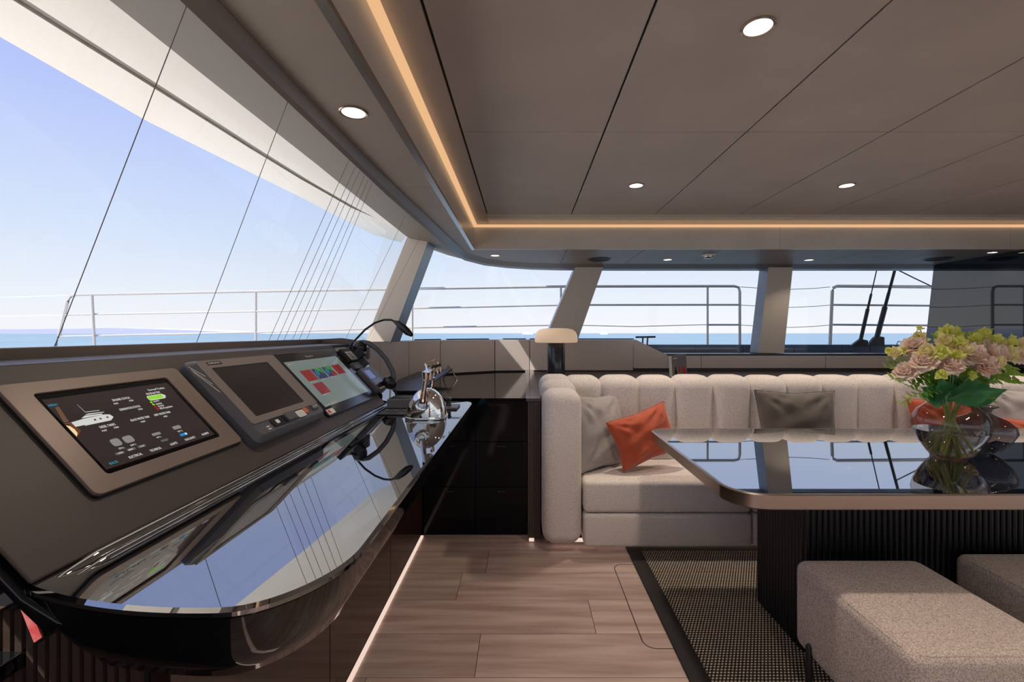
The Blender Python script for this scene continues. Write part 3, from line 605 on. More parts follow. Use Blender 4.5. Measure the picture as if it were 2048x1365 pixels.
# ---- flat multifunction display
M3 = slopeM(2.04, .22)
mf = thing('flat_display', 'flat black multifunction display with red and green picture tiles', 'display', M=M3)
def L3(a, s): return (a-2.04, s-.22)
ax0, ay0 = L3(1.755, .055); ax1, ay1 = L3(2.345, .385)
MB().prism(rrect(ax0, ax1, ay0, ay1, (.012,)*4, 5), .0005, .012).build('glass_body', mat('display_glass', (.012, .011, .011), .12), mf, local=True, bevel=.002, seg=2)
lx0, ly0 = L3(1.782, .098); lx1, ly1 = L3(2.280, .338)
MB().box(lx0, lx1, ly0, ly1, .0121, .0124).build('screen', mat('mfd_screen', s2l(60, 70, 70), .12, emit=s2l(112, 122, 118), es=.8), mf, local=True)
def tile(name, c1, c2, sc): return mat(name, c1, .3, col2=c2, vscale=sc, emit=c1, es=.35)
tr_ = tile('tile_red', s2l(150, 35, 35), s2l(70, 40, 36), 22); tg = tile('tile_green', s2l(60, 170, 40), s2l(30, 70, 40), 20); tn = tile('tile_navy', s2l(36, 52, 88), s2l(60, 40, 70), 20)
for k, (a, s, m_) in enumerate(((1.834, .228, tr_), (1.931, .228, tn), (2.031, .229, tn), (2.135, .231, tr_), (1.840, .156, tr_))):
    x, y = L3(a, s); g_ = MB().box(x, x+.088, y, y+.057, .0125, .0127).build('picture_tile', m_, mf, local=True)
    MB().box(x+.004, x+.06, y-.006, y-.003, .0125, .0127).build('tile_caption', M_white, mf, local=True)
    if k in (1, 2):
        MB().add([(x+.02, y+.056, .0129), (x+.075, y+.056, .0129), (x+.088, y+.022, .0129)], [(0, 1, 2)]).build('green_wedge', tg, mf, local=True)
        MB().tube([(x+.006, y+.008, .013), (x+.02, y+.046, .013), (x+.03, y+.02, .013), (x+.04, y+.044, .013)], .0012, 4).build('cyan_trace', M_cyan, mf, local=True)
    if k == 2: MB().box(x+.04, x+.088, y, y+.024, .0129, .013).build('red_corner', tr_, mf, local=True)
MB().box(L3(1.80, .322)[0], L3(1.83, .322)[0], L3(1.80, .322)[1], L3(1.8, .327)[1], .0125, .0127).build('status_mark', M_white, mf, local=True); text('Raymarine', .011, M_white, mf, (*L3(1.986, .352), .0124), width=.07)
x, y = L3(1.765, .062); MB().box(x, x+.06, y, y+.024, .0123, .0128).build('corner_sticker', M_white, mf, local=True); MB().box(x+.006, x+.026, y+.004, y+.02, .0129, .0131).build('sticker_mark', M_red, mf, local=True)
for k in range(5): xx, yy = L3(1.80+k*.02, .103); MB().box(xx, xx+.010, yy, yy+.004, .0125, .0127).build('status_mark', M_white, mf, local=True)

# ---- radio with handset
M4 = slopeM(2.43, .22)
vh = thing('marine_radio', 'black marine radio with white note and small blue screen beside display', 'radio', M=M4)
def L4(a, s): return (a-2.43, s-.22)
for (a0, a1, s0, s1, z1_, nm, m_) in ((2.355, 2.475, .285, .372, .028, 'upper_unit', M_dark), (2.355, 2.46, .235, .280, .022, 'cradle_base', M_plastic), (2.36, 2.545, .075, .228, .030, 'radio_body', M_plastic)):
    x, y = L4(a0, s0); x1_, y1_ = L4(a1, s1); MB().prism(rrect(x, x1_, y, y1_, (.008,)*4, 4), .001, z1_).build(nm, m_, vh, local=True, bevel=.003, seg=2)
x, y = L4(2.372, .292); MB().box(x, x+.088, y, y+.055, .028, .0286).build('white_note', M_white, vh, local=True)
[MB().box(x+.008+(k*7 % 3)*.004, x+.074-(k*5 % 4)*.006, y+.006+k*.0105, y+.0105+k*.0105, .0286, .0289).build('note_line', M_dark, vh, local=True) for k in range(4)]
x, y = L4(2.38, .150); MB().box(x, x+.085, y, y+.058, .030, .0308).build('radio_screen', mat('radio_lcd', s2l(40, 44, 80), .1, emit=s2l(70, 76, 140), es=.5), vh, local=True)
MB().box(x, x+.12, y-.058, y-.006, .030, .0308).build('key_field', mat('key_red_dark', s2l(40, 22, 22), .25), vh, local=True)
for k in range(5): MB().box(x+.008+k*.022, x+.02+k*.022, y-.070, y-.064, .030, .0315).build('key', M_white, vh, local=True)
MB().box(*(lambda p: (p[0], p[0]+.02))(L4(2.50, .24)), *(lambda p: (p[1], p[1]+.09))(L4(2.5, .24)), .002, .045).build('cradle_rail', M_plastic, vh, local=True, bevel=.003)
MB().box(*(lambda p: (p[0], p[0]+.04))(L4(2.455, .285)), *(lambda p: (p[1], p[1]+.045))(L4(2.455, .285)), .03, .075).build('cradle_hook', M_dark, vh, local=True, bevel=.004)
hs = thing('telephone_handset', 'curved black telephone handset hung over the marine radio', 'handset', M=slopeM(2.50, .21, .0))
arc = [(0.0, .140, .075), (.0, .138, .098), (.0, .110, .118), (.0, .05, .130), (.0, -.02, .128), (.0, -.09, .110), (.0, -.125, .088), (.0, -.135, .065)]
MB().tube(arc, .02, 12, rad=[.012, .014, .014, .013, .013, .014, .014, .012]).build('grip', M_plastic, hs, local=True, smooth=True)
for (yy, zz) in ((.128, .068), (-.125, .055)):
    MB().lathe([(.010, .036), (.026, .030), (.037, .016), (.041, 0), (.037, -.016), (.026, -.028), (.010, -.034)], (0, yy, zz), 20).build('ear_cap', mat('handset_gloss', s2l(30, 29, 30), .18), hs, local=True, smooth=True, angle=60)
cordp = [(.0, -.17, .05), (.01, -.20, .03), (.02, -.235, .015), (.03, -.27, .02)]
MB().tube(cordp, .006, 8).build('cord', M_dark, hs, local=True, smooth=True)
# ---- gooseneck lamp
gn = thing('gooseneck_lamp', 'thin black gooseneck chart lamp arching in front of the corner pillar', 'lamp', (-.965, 2.56, 1.16))
Pg = lambda px, py, Y: ((px-1048)/910*Y, Y, EYE-(py-667)/910*Y)
MB().tube([Pg(699, 695, 2.56), Pg(712, 679, 2.56), Pg(730, 660, 2.55), Pg(750, 646, 2.55), Pg(768, 640, 2.54), Pg(782, 640, 2.53), Pg(792, 645, 2.52)], .006, 8).build('neck', M_dark, gn, smooth=True)
MB().tube([Pg(788, 643, 2.525), Pg(796, 647, 2.52), Pg(806, 656, 2.51), Pg(816, 665, 2.50), Pg(824, 671, 2.49)], .01, 10, rad=[.007, .016, .021, .019, .010]).build('lamp_head', M_dark, gn, smooth=True)
MB().lathe([(.018, 0), (.018, .012), (.012, .02)], (-.982, 2.56, 1.155), 14).build('base', M_dark, gn, smooth=True)
# ---- chrome throttle
tx, ty = -.425, 1.99
th_ = thing('throttle_lever', 'chrome twin engine throttle with domed body on the console', 'throttle', (tx, ty, .88))
dome = []
for k in range(0, 17):
    a = math.pi*k/16; dome.append((math.cos(a), math.sin(a)))
def dring(sc_x, sc_z, yy): return [(tx+c*.086*sc_x, yy, .884+s*.126*sc_z) for c, s in dome]
MB().loft([dring(.60, .66, ty-.064), dring(.72, .78, ty-.060), dring(.86, .90, ty-.050), dring(.96, .975, ty-.034), dring(1, 1, ty-.012), dring(1, 1, ty+.018), dring(.96, .975, ty+.040), dring(.86, .90, ty+.056), dring(.72, .78, ty+.066), dring(.60, .66, ty+.070)]).build('body', M_chrome, th_, smooth=True, angle=60)
MB().prism(rrect(tx-.085, tx+.085, ty-.065, ty+.075, (.03,)*4, 6), .8805, .892).build('base_plate', M_chrome, th_, bevel=.003)
RY = Matrix.Rotation(R(90), 4, 'X')
for sgn, yy in ((-1, ty-.062), (1, ty+.068)):
    MB().lathe([(.030, 0), (.030, .010), (.026, .014), (.022, .012), (.014, .013), (.012, .017)], (tx-.006, yy, .950), 24, RY if sgn < 0 else Matrix.Rotation(R(-90), 4, 'X')).build('pivot_boss', M_chrome, th_, smooth=True)
    MB().tube([(tx-.004, yy+sgn*.010, .955), (tx+.004, yy+sgn*.014, 1.01), (tx+.010, yy+sgn*.010, 1.05)], .012, 10, rad=[.014, .010, .011]).build('lever_arm', M_chrome, th_, smooth=True)
for sgn, yy in ((-1, ty-.040), (1, ty+.045)):
    loop = [(tx+.008, yy-.02, 1.045), (tx+.009, yy-.022, 1.085), (tx+.018, yy-.018, 1.11), (tx+.030, yy-.004, 1.115), (tx+.038, yy+.008, 1.105), (tx+.040, yy+.014, 1.07)]
    MB().tube(loop, .011, 10, rad=[.012, .017, .019, .018, .016, .013]).build('hand_grip', M_chrome, th_, smooth=True)
for k in range(4): MB().box(tx+.066-k*.003, tx+.070-k*.003, ty-.03, ty+.045, .905+k*.02, .911+k*.02).build('scale_mark', M_dark, th_)
sw = thing('switch_box', 'small dark grey ribbed control box left of the chrome throttle', 'control box', (-.60, 2.30, .88))
MB().box(-.675, -.555, 2.24, 2.34, .8805, .925).build('box', M_plastic, sw, bevel=.004)
for k in range(7): MB().box(-.665+k*.015, -.657+k*.015, 2.25, 2.33, .925, .929).build('rib', M_dark, sw)
sw2_ = thing('bow_thruster_joystick', 'flat square joystick pad right behind the chrome throttle', 'joystick', (-.37, 2.25, .88))
MB().box(-.42, -.325, 2.20, 2.32, .8805, .890).build('pad', M_plastic, sw2_, bevel=.003); MB().lathe([(.016, 0), (.012, .012), (.012, .03), (.016, .036), (.010, .044)], (-.375, 2.26, .889), 16).build('knob', M_dark, sw2_, smooth=True)
kp = thing('control_pad', 'flat dark switch panel on the console in front of the ribbed box', 'switch panel', (-.62, 2.10, .88))
MB().box(-.665, -.54, 2.05, 2.19, .8805, .886).build('plate', M_dark, kp, bevel=.002)
for k in range(3): MB().box(-.65+k*.036, -.625+k*.036, 2.13, 2.16, .886, .8885).build('switch', M_plastic, kp, bevel=.001)

# ---- blind cords
for k, (yt, yb, tk) in enumerate(((.955, 1.13, 0), (1.36, 1.62, 0), (1.83, 2.08, 1), (1.90, 2.15, 1), (1.95, 2.21, 1), (2.01, 2.29, 1), (2.06, 2.36, 1), (2.11, 2.44, 1), (2.70, 2.98, 2), (3.15, 3.42, 2))):
    o = MB().tube([(-.705, yt, 1.945), (-1.165, yb, 1.218)], .0011, 5).build('blind_cord', M_cord)
    pos = ('leftmost', 'second from left')[k] if k < 2 else (('%s of the six bunched blind cords' % ['first', 'second', 'third', 'fourth', 'fifth', 'last'][k-2]) if k < 8 else ('left', 'right')[k-8])
    lab = {0: '%s lone blind cord slanting down the windshield' % pos, 1: '%s, counted from the left' % pos, 2: '%s one of two faint blind cords beside the corner pillar' % pos}[tk]
    tag(o, lab, 'cord', 'thin slanted cords in the windshield')

# ================================================================== CABINETS BEYOND THE CONSOLE
bc = thing('black_cabinet', 'glossy black lacquered cabinet between the console and the sofa', 'cabinet', (-.3, 2.85, 0))
MB().box(-1.22, .02, 2.83, 3.55, .0, .835).build('body', M_cab, bc)
for a, b2 in ((-.62, -.30), (-.30, .02)):
    for z0, z1_ in ((.006, .30), (.30, .58), (.58, .835)):
        d_ = MB().box(a+.0015, b2-.0015, 2.812, 2.83, z0+.0015, z1_-.0015).build('drawer', M_cab, bc, bevel=.0015, seg=1)
        MB().box((a+b2)/2-.025, (a+b2)/2+.025, 2.806, 2.812, z1_-.03, z1_-.026).build('pull', mat('pull_dark', s2l(70, 66, 64), .3, metal=.8) if 'pull_dark' not in MATS else MATS['pull_dark'], d_)
MB().prism([(-1.10, 2.80), (.012, 2.80), (.012, 4.73), (-.30, 4.67), (-.78, 4.32), (-.98, 3.93), (-1.06, 3.45)], .836, .850).build('top', M_cab, bc)
scb = thing('side_cabinet', 'narrow ribbed walnut cabinet with grey top against the sofa arm', 'cabinet', (.06, 2.9, 0))
MB().box(.022, .098, 2.71, 3.35, .03, .845).build('body', M_slat, scb)
for k in range(6): MB().box(.024+k*.0125, .033+k*.0125, 2.700, 2.71, .04, .84).build('rib', M_slat, scb)
MB().box(.012, .100, 2.695, 4.74, .846, .864).build('top', M_cabtop, scb, bevel=.002)
MB().box(.03, .06, 2.705, 2.73, .012, .03).build('floor_light', M_led, scb)
shf = thing('rear_shelf', 'dark shelf running behind the sofa below the windows', 'shelf', (2, 4.2, 0))
MB().box(.102, 4.28, 3.26, 4.76, .80, .85).build('board', M_recess, shf)
# open lid on the far cabinet
fld = thing('open_lid', 'dark tilted lid with bright frame propped on the far black cabinet', 'lid', (-.75, 3.2, .85))
MB().add([(-1.02, 3.05, .855), (-.70, 3.05, .855), (-.62, 3.95, .93), (-.92, 3.95, .90), (-1.02, 3.05, .865), (-.70, 3.05, .865), (-.62, 3.95, .945), (-.92, 3.95, .915)], [(0,3,2,1),(4,5,6,7),(0,1,5,4),(1,2,6,5),(2,3,7,6),(3,0,4,7)]).build('lid_panel', M_dark, fld)
MB().tube([(-.70, 3.95, .852), (-.66, 3.95, .97), (-.58, 3.95, .852)], .006, 6).build('prop', M_steel, fld)
# table lamp
lx, ly = .31, 4.39
lp = thing('table_lamp', 'chunky table lamp with dark marble column and peach mushroom shade', 'lamp', (lx, ly, .85))
MB().lathe([(.082, .851), (.086, .856), (.086, 1.16), (.08, 1.17)], (lx, ly, 0), 32).build('column', M_marble, lp, smooth=True)
MB().lathe([(.175, 1.160), (.200, 1.162), (.207, 1.18), (.203, 1.225), (.19, 1.26), (.16, 1.285), (.11, 1.296), (.05, 1.299), (.001, 1.299)], (lx, ly, 0), 40).build('shade', M_shade, lp, smooth=True, angle=60)
# book
bk = thing('standing_book', 'upright book with a grey cover printed with small red figures', 'book', M=Matrix.Translation((1.44, 4.25, .851)) @ Matrix.Rotation(R(-3), 4, 'Y') @ Matrix.Rotation(R(38), 4, 'Z'))
MB().box(-.115, .115, -.014, .014, .002, .193).build('pages', mat('paper', s2l(225, 218, 200), .8), bk, local=True)
MB().box(-.112, .118, -.018, -.014, 0, .196).build('cover', mat('grey_cover', s2l(128, 122, 128), .5), bk, local=True); MB().box(-.112, .118, .014, .018, 0, .196).build('cover', MATS['grey_cover'], bk, local=True)
for x, z, m_ in ((-.06, .05, M_dark), (0.0, .06, M_red), (.055, .055, M_red), (.085, .04, M_red)):
    MB().lathe([(.001, 0), (.016, .006), (.02, .03), (.010, .05), (.006, .07), (.001, .074)], (x, -.0185, z-.03), 10, Matrix.Diagonal((1, .08, 1, 1))).build('printed_figure', m_, bk, local=True)
[MB().box(-.095+k*.016, -.083+k*.016, -.0186, -.018, .165, .174).build('title_mark', M_white, bk, local=True) for k in range(4)]

# ================================================================== SOFA
sf = thing('sofa', 'long cream channel-tufted sofa behind the black glass table', 'sofa', (1.9, 2.9, 0))
YS = 2.55; SX = .328
def puff(x0, x1, y0, y1, z0, z1, bv, name, seg=6, m=M_sofa): return MB().box(x0, x1, y0, y1, z0, z1).build(name, m, sf, bevel=bv, seg=seg, soft=True)
puff(.104, .330, YS, 2.79, .045, .925, .075, 'arm_front', 8)
puff(.100, .326, 2.765, 3.01, .30, .955, .075, 'arm_channel', 7); puff(.102, .324, 2.985, 3.24, .30, .968, .075, 'arm_channel', 7)
puff(.106, .326, 2.80, 3.24, .045, .60, .03, 'arm_side')
cx = [.27, .515, .77, 1.012, 1.262, 1.512, 1.75, 1.99, 2.23, 2.47, 2.71, 2.95, 3.19, 3.43, 3.67, 3.91]
for a, b2 in zip(cx[:-1], cx[1:]): puff(a-.012, b2+.012, 3.00+random.uniform(-.004, .004), 3.24, .36, .966+random.uniform(-.003, .003), .085, 'back_channel', 8)
mods = [.334, 1.286, 2.238, 3.19, 3.95]
for a, b2 in zip(mods[:-1], mods[1:]):
    puff(a+.003, b2-.003, YS+.005, 3.08, .236, .416, .028, 'seat_cushion', 5); puff(a+.003, b2-.003, YS, 3.08, .045, .232, .022, 'seat_base', 4)
MB().box(.16, 3.9, YS+.20, 3.2, .0, .045).build('plinth', M_dark, sf); MB().box(.16, 3.9, YS+.10, YS+.13, .034, .0445).build('floor_led_strip', M_led, sf)

def pillow_mesh(wd, ht, t, n=36):
    mb = MB(); vs = []; fs = []
    for side in (1, -1):
        for i in range(n+1):
            for j in range(n+1):
                u = 2*i/n-1; v = 2*j/n-1
                pin = 1-.10*(1-abs(u)**1.0)*(abs(v)**4); pin2 = 1-.10*(1-abs(v))*(abs(u)**4)
                z = t*.5*max(0, (1-abs(u)**2.6))**.55*max(0, (1-abs(v)**2.6))**.55
                z += .006*math.sin(7*u+3*v)*(1-abs(u))*(1-abs(v))+.005*math.sin(11*v-4*u)*(1-u*u)*(1-v*v)
                for (cu, cv, ph) in ((-1, -1, .3), (1, -1, 1.1), (-1, 1, 2.0), (1, 1, .7)):
                    rr = math.hypot(u-cu, v-cv); an = math.atan2(v-cv, u-cu)
                    z += .007*math.sin(13*an+ph)*math.exp(-((rr-.55)/.30)**2)*min(1, 3*(1-abs(u)))*min(1, 3*(1-abs(v)))
                z += .006*math.sin(14*u+5*math.sin(3*v))*math.exp(-((v-.72)/.2)**2)*min(1, 3*(1-abs(u)))
                vs.append((u*wd/2*pin2, v*ht/2*pin, side*z))
    k = (n+1)*(n+1)
    for sgn, o in ((0, 0), (1, k)):
        for i in range(n):
            for j in range(n):
                a = o+i*(n+1)+j; q = (a, a+n+1, a+n+2, a+1); fs.append(q if sgn == 0 else q[::-1])
    mb.add(vs, fs); return mb
def pillow(name, wd, ht, t, loc, yaw, lean, roll, m, label):
    # local: x width, y height, z thickness (front). stand up, then lean back, roll in plane, yaw
    Mx = Matrix.Translation(loc) @ Matrix.Rotation(R(yaw), 4, 'Z') @ Matrix.Rotation(R(90-lean), 4, 'X') @ Matrix.Rotation(R(roll), 4, 'Z')
    r = thing(name, label, 'cushion', M=Mx, group='throw cushions on the sofa')
    o = pillow_mesh(wd, ht, t).build('cover', m, r, local=True, smooth=True, angle=180)
    wl = o.modifiers.new('weld', 'WELD'); wl.merge_threshold = .0006
    # piped seam round the rim
    pts = []
    for s_ in range(4):
        for k in range(12):
            u = -1+2*k/12; c = [(u, -1), (1, u), (-u, 1), (-1, -u)][s_]; uu, vv = c
            pts.append((uu*wd/2*(1-.10*(1-abs(vv))*(abs(uu)**4)), vv*ht/2*(1-.10*(1-abs(uu))*(abs(vv)**4)), 0))
    pts.append(pts[0]); MB().tube(pts, .0028, 6).build('seam', m, r, local=True, smooth=True)
    return r
pillow('throw_cushion', .44, .46, .15, (.475, 2.86, .635), 42, 12, -4, M_vgrey, 'light grey velvet cushion in the sofa corner behind an orange one')
pillow('throw_cushion', .42, .30, .14, (.735, 2.78, .625), 14, 14, 16, M_vorange, 'orange velvet cushion leaning tilted on the light grey one')
pillow('throw_cushion', .50, .46, .16, (1.745, 2.90, .655), -4, 12, 0, M_vdark, 'dark taupe velvet cushion in the middle of the sofa')
pillow('throw_cushion', .46, .36, .15, (2.70, 2.90, .655), 0, 12, 1, M_vorange, 'orange velvet cushion half hidden behind the flower vase')
pillow('throw_cushion', .48, .46, .15, (3.20, 2.90, .670), -6, 14, -2, M_vgrey, 'light grey velvet cushion at right edge behind the vase')
pillow('throw_cushion', .50, .30, .14, (3.16, 2.74, .575), -6, 14, -2, M_vorange, 'orange velvet cushion lying before the right-edge grey cushion')

# ================================================================== TABLE
tbt = thing('dining_table', 'long black glass dining table with brushed steel edge and fluted base', 'table', (2.3, 1.94, 0))
def tring(ins, z): return [(x, y, z) for x, y in rrect(.665+ins, 3.95-ins, 1.437+ins, 2.44-ins, (.115-ins, .115-ins, .06-ins, .075-ins), 10)]
MB().loft([tring(.004, .690), tring(0, .694), tring(0, .736), tring(.004, .740), tring(.010, .740), tring(.010, .690)], cap=False).build('edge_band', M_steel, tbt, smooth=True, angle=25)
MB().loft([tring(.0105, .692), tring(.0105, .7392)]).build('glass_top', M_tglass, tbt)
MB().box(1.09, 3.5, 1.77, 2.12, .008, .69).build('base_core', M_pedestal, tbt)
fl0 = None
def flute(x, y, rz):
    global fl0
    if fl0 is None:
        pr = [(.0095*math.cos(R(a)), .009*math.sin(R(a))) for a in range(180, 361, 30)]
        fl0 = MB().loft([[(x_, y_, .010) for x_, y_ in pr], [(x_, y_, .689) for x_, y_ in pr]]).build('base_flute', M_pedestal, tbt, local=True, smooth=True, angle=80)
        o = fl0
    else:
        o = fl0.copy(); COL.objects.link(o); o.parent = tbt
    o.location = (x-2.3, y-1.94, 0); o.rotation_euler = (0, 0, rz)
for k in range(104): flute(1.10+k*.023, 1.770, 0)
for k in range(15): flute(1.090, 1.785+k*.023, R(-90))

# vases and bouquet
vx, vy, vz = 1.75, 1.87, .7402
vs_ = thing('glass_vase', 'large round clear glass vase holding the flowers on the table', 'vase', (vx, vy, vz))
prof = [(.001, .004), (.050, .003), (.060, .002), (.075, .020), (.100, .060), (.118, .100), (.126, .135), (.122, .165), (.106, .192), (.083, .212), (.070, .226), (.067, .240), (.072, .252), (.080, .262)]
MB().lathe(prof, (vx, vy, vz), 48, cap=False).build('glass_wall', M_vase, vs_, smooth=True, angle=80)
MB().lathe([(.001, .012), (.060, .012), (.073, .022), (.098, .060), (.114, .098), (.118, .112), (.001, .112)], (vx, vy, vz), 40, cap=False).build('water', M_water, vs_, smooth=True, angle=40)
MB().lathe([(.0785, .260), (.0815, .262), (.080, .2645), (.077, .262)], (vx, vy, vz), 40, cap=False).build('rim', M_vase, vs_, smooth=True)
v2x, v2y = 1.965, 1.955
vt = thing('smoked_vase', 'smaller smoked grey glass vase behind the flower vase', 'vase', (v2x, v2y, vz))
prof2 = [(.001, .004), (.035, .002), (.060, .014), (.092, .050), (.112, .090), (.108, .118), (.080, .142), (.045, .158), (.030, .170), (.034, .186), (.052, .196)]
MB().lathe(prof2, (v2x, v2y, vz), 40, cap=False).build('glass_wall', M_vase2, vt, smooth=True, angle=80)
MB().lathe([(.051, .195), (.054, .197), (.051, .199)], (v2x, v2y, vz), 32, cap=False).build('rim', M_vase2, vt, smooth=True)

bq = thing('flower_bouquet', 'bouquet of pink and yellow flowers with broad green leaves', 'bouquet', (vx, vy, vz+.02))
def petal(mb, base, d, up, L, W, curl, ruf, n=4):
    side = d.cross(up).normalized(); vs = []; fs = []
    for i in range(n+1):
        t = i/n
        for j in range(-1, 2):
            ww = W*math.sin(math.pi*(.18+.72*t))*.5
            p = base+d*(L*t*(1-.25*curl*t))+up*(L*curl*t*t)+side*(j*ww)+up*(ruf*random.uniform(-1, 1)*t)-d*(abs(j)*L*.12*t)
            vs.append(p)
    for i in range(n):
        for j in range(2): a = i*3+j; fs.append((a, a+1, a+4, a+3))
    mb.add(vs, fs)
def flower_mesh(name, m, r, npet, curl0):
    mb = MB()
    for k in range(npet):
        t = k/npet; a = k*2.399963; el = R(85-95*t)
        d = Vector((math.cos(a)*math.cos(el), math.sin(a)*math.cos(el), math.sin(el)))
        up = (Vector((0, 0, 1))-d*d.z); up = up.normalized() if up.length > .05 else Vector((math.cos(a), math.sin(a), 0))
        petal(mb, d*r*.15, d, up, r*random.uniform(.8, 1.05), r*random.uniform(.7, 1.0), curl0*random.uniform(-.3, 1), r*.10)
    o = mb.build(name, m, bq, local=True, smooth=True, angle=180); return o
def rot_to(d): return Vector(d).to_track_quat('Z', 'Y').to_euler()
fl_src = {}
for nm, m_, r, np_, c0 in (('pink_flower', M_pink, .047, 64, .35), ('yellow_flower', M_yellow, .040, 24, .5), ('lime_flower', M_lime, .030, 16, .6), ('bud', M_lime, .014, 8, -.2)):
    fl_src[nm] = [flower_mesh(nm, m_, r, np_, c0), False]
def put(nm, px, py, dy, sc=1.0):
    Y = vy+dy; p = Vector(((px-1048)/910*Y-vx, dy, EYE-(py-667)/910*Y-(vz+.02)))
    d = Vector((p.x*1.2, p.y*1.2-.10, .22))
    src = fl_src[nm]
    o = src[0] if not src[1] else src[0].copy()
    if src[1]: COL.objects.link(o); o.parent = bq
    src[1] = True
    o.location = p; o.rotation_euler = rot_to(d); o.rotation_euler.rotate_axis('Z', random.uniform(0, 6)); o.scale = (sc,)*3
    return p
heads = []
for a in (('pink_flower',1812,748,-.05,.95),('pink_flower',1848,728,-.09,1.0),('pink_flower',1900,733,-.12,.95),('pink_flower',1938,715,-.10,1.15),('pink_flower',1962,735,-.11,1.1),('pink_flower',1982,712,-.06,1.1),('pink_flower',1830,697,-.03,1.0),('pink_flower',2030,714,.02,.9),('pink_flower',1905,700,-.02,.9),('pink_flower',1970,690,.04,1.0),
          ('yellow_flower',1855,708,-.10,1.0),('yellow_flower',1892,688,-.08,1.1),('yellow_flower',1925,704,-.12,1.0),('yellow_flower',1990,728,-.12,.9),('yellow_flower',2012,712,-.03,1.15),('yellow_flower',1998,695,.0,1.0),('yellow_flower',1838,680,-.02,.85),('yellow_flower',1792,707,-.04,.7),('yellow_flower',2040,690,.0,.8),('yellow_flower',1945,690,-.02,1.0),
          ('lime_flower',1892,668,-.04,1.2),('lime_flower',1912,686,-.10,1.2),('lime_flower',1882,705,-.13,1.0),('lime_flower',1960,672,-.02,1.2),('lime_flower',1948,680,-.04,1.0),('lime_flower',1985,682,-.02,1.1),('lime_flower',1909,668,-.01,1.0),('lime_flower',1778,703,-.03,.6),('lime_flower',1808,702,-.03,.6),('lime_flower',1912,714,-.14,.9),('lime_flower',1882,750,-.14,.8),('lime_flower',1942,752,-.13,.7),('lime_flower',2018,688,-.03,.9),
          ('bud',1840,658,-.02,1.0),('bud',1899,658,.0,1.1),('bud',2022,677,-.02,1.2),('bud',1968,662,.0,1.0),('bud',1835,672,-.02,1.2),('bud',1875,672,.03,1.0),('bud',1925,672,.03,1.0)):
    heads.append((put(*a), a[0]))
# stems from the vase floor through the neck to the heads
random.seed(11)
def stem_to(p, r=.0022):
    a = math.atan2(p.y, p.x)+math.pi+random.uniform(-.5, .5); rb_ = random.uniform(.02, .075)
    b0 = Vector((math.cos(a)*rb_, math.sin(a)*rb_, random.uniform(.0, .02))); nk = Vector((p.x, p.y, 0)); nk = nk.normalized()*min(.06, nk.length) if nk.length > 0 else nk
    n0 = Vector((nk.x*.8, nk.y*.8, .235)); m0 = b0.lerp(n0, .5)
    MB().tube([b0, m0, n0, n0.lerp(p, .5)+Vector((0, 0, .02)), p], r, 5).build('stem', M_stem, bq, local=True, smooth=True)
for p, nm in heads: stem_to(p)
# big hosta leaves around the neck
def leaf_mesh(L, W, droop, cup=.25, n=9):
    mb = MB(); vs = []; fs = []
    for i in range(n+1):
        t = i/n; ww = W*.5*math.sin(math.pi*min(1, t**.75))*(1-.15*t) if 0 < t < 1 else .002
        for j in (-2, -1, 0, 1, 2):
            v = j/2; vs.append((v*ww, L*t, -droop*L*t*t+cup*ww*abs(v)+.004*math.sin(9*t+3*v)))
    for i in range(n):
        for j in range(4): a = i*5+j; fs.append((a, a+1, a+6, a+5))
    return mb.add(vs, fs)
def big_leaf(px, dy, alpha, L, W, droop, fwd=.25, twist=0):
    Y = vy+dy; p = Vector(((px-1048)/910*Y-vx, dy, EYE-(803-667)/910*Y-(vz+.02)))
    d = Vector((math.sin(R(alpha)), -fwd, math.cos(R(alpha)))).normalized(); nn = Vector((math.sin(R(twist)), -1, .25)); nn = (nn-d*nn.dot(d)).normalized(); xx = d.cross(nn)
    Mx = Matrix((xx, d, nn)).transposed().to_4x4(); Mx.translation = p
    o = leaf_mesh(L, W, -droop).build('broad_leaf', M_leaf, bq, local=True, smooth=True, angle=180); o.matrix_basis = Mx
for a in ((1885,-.03,-62,.135,.085,.1,.2,-30),(1892,-.05,-38,.13,.095,.15,.3,-20),(1900,-.04,-8,.125,.10,.1,.2,0),(1905,-.05,22,.13,.10,.15,.35,10),(1912,-.04,48,.145,.10,.1,.2,25),(1918,-.05,68,.15,.085,.12,.3,30),
          (1893,-.075,-58,.10,.07,.3,.6,-10),(1900,-.08,14,.085,.08,.4,.7,10),(1908,-.08,62,.12,.07,.2,.6,10),(1888,-.02,-75,.12,.08,.1,.1,-30),(1915,-.02,40,.13,.09,.1,.1,20),(1896,-.03,-22,.14,.09,.1,.15,-10),(1906,-.03,8,.135,.09,.1,.15,5),(1900,.05,-30,.14,.1,.0,-.4,0),(1905,.05,35,.14,.1,.0,-.4,0)):
    big_leaf(*a)
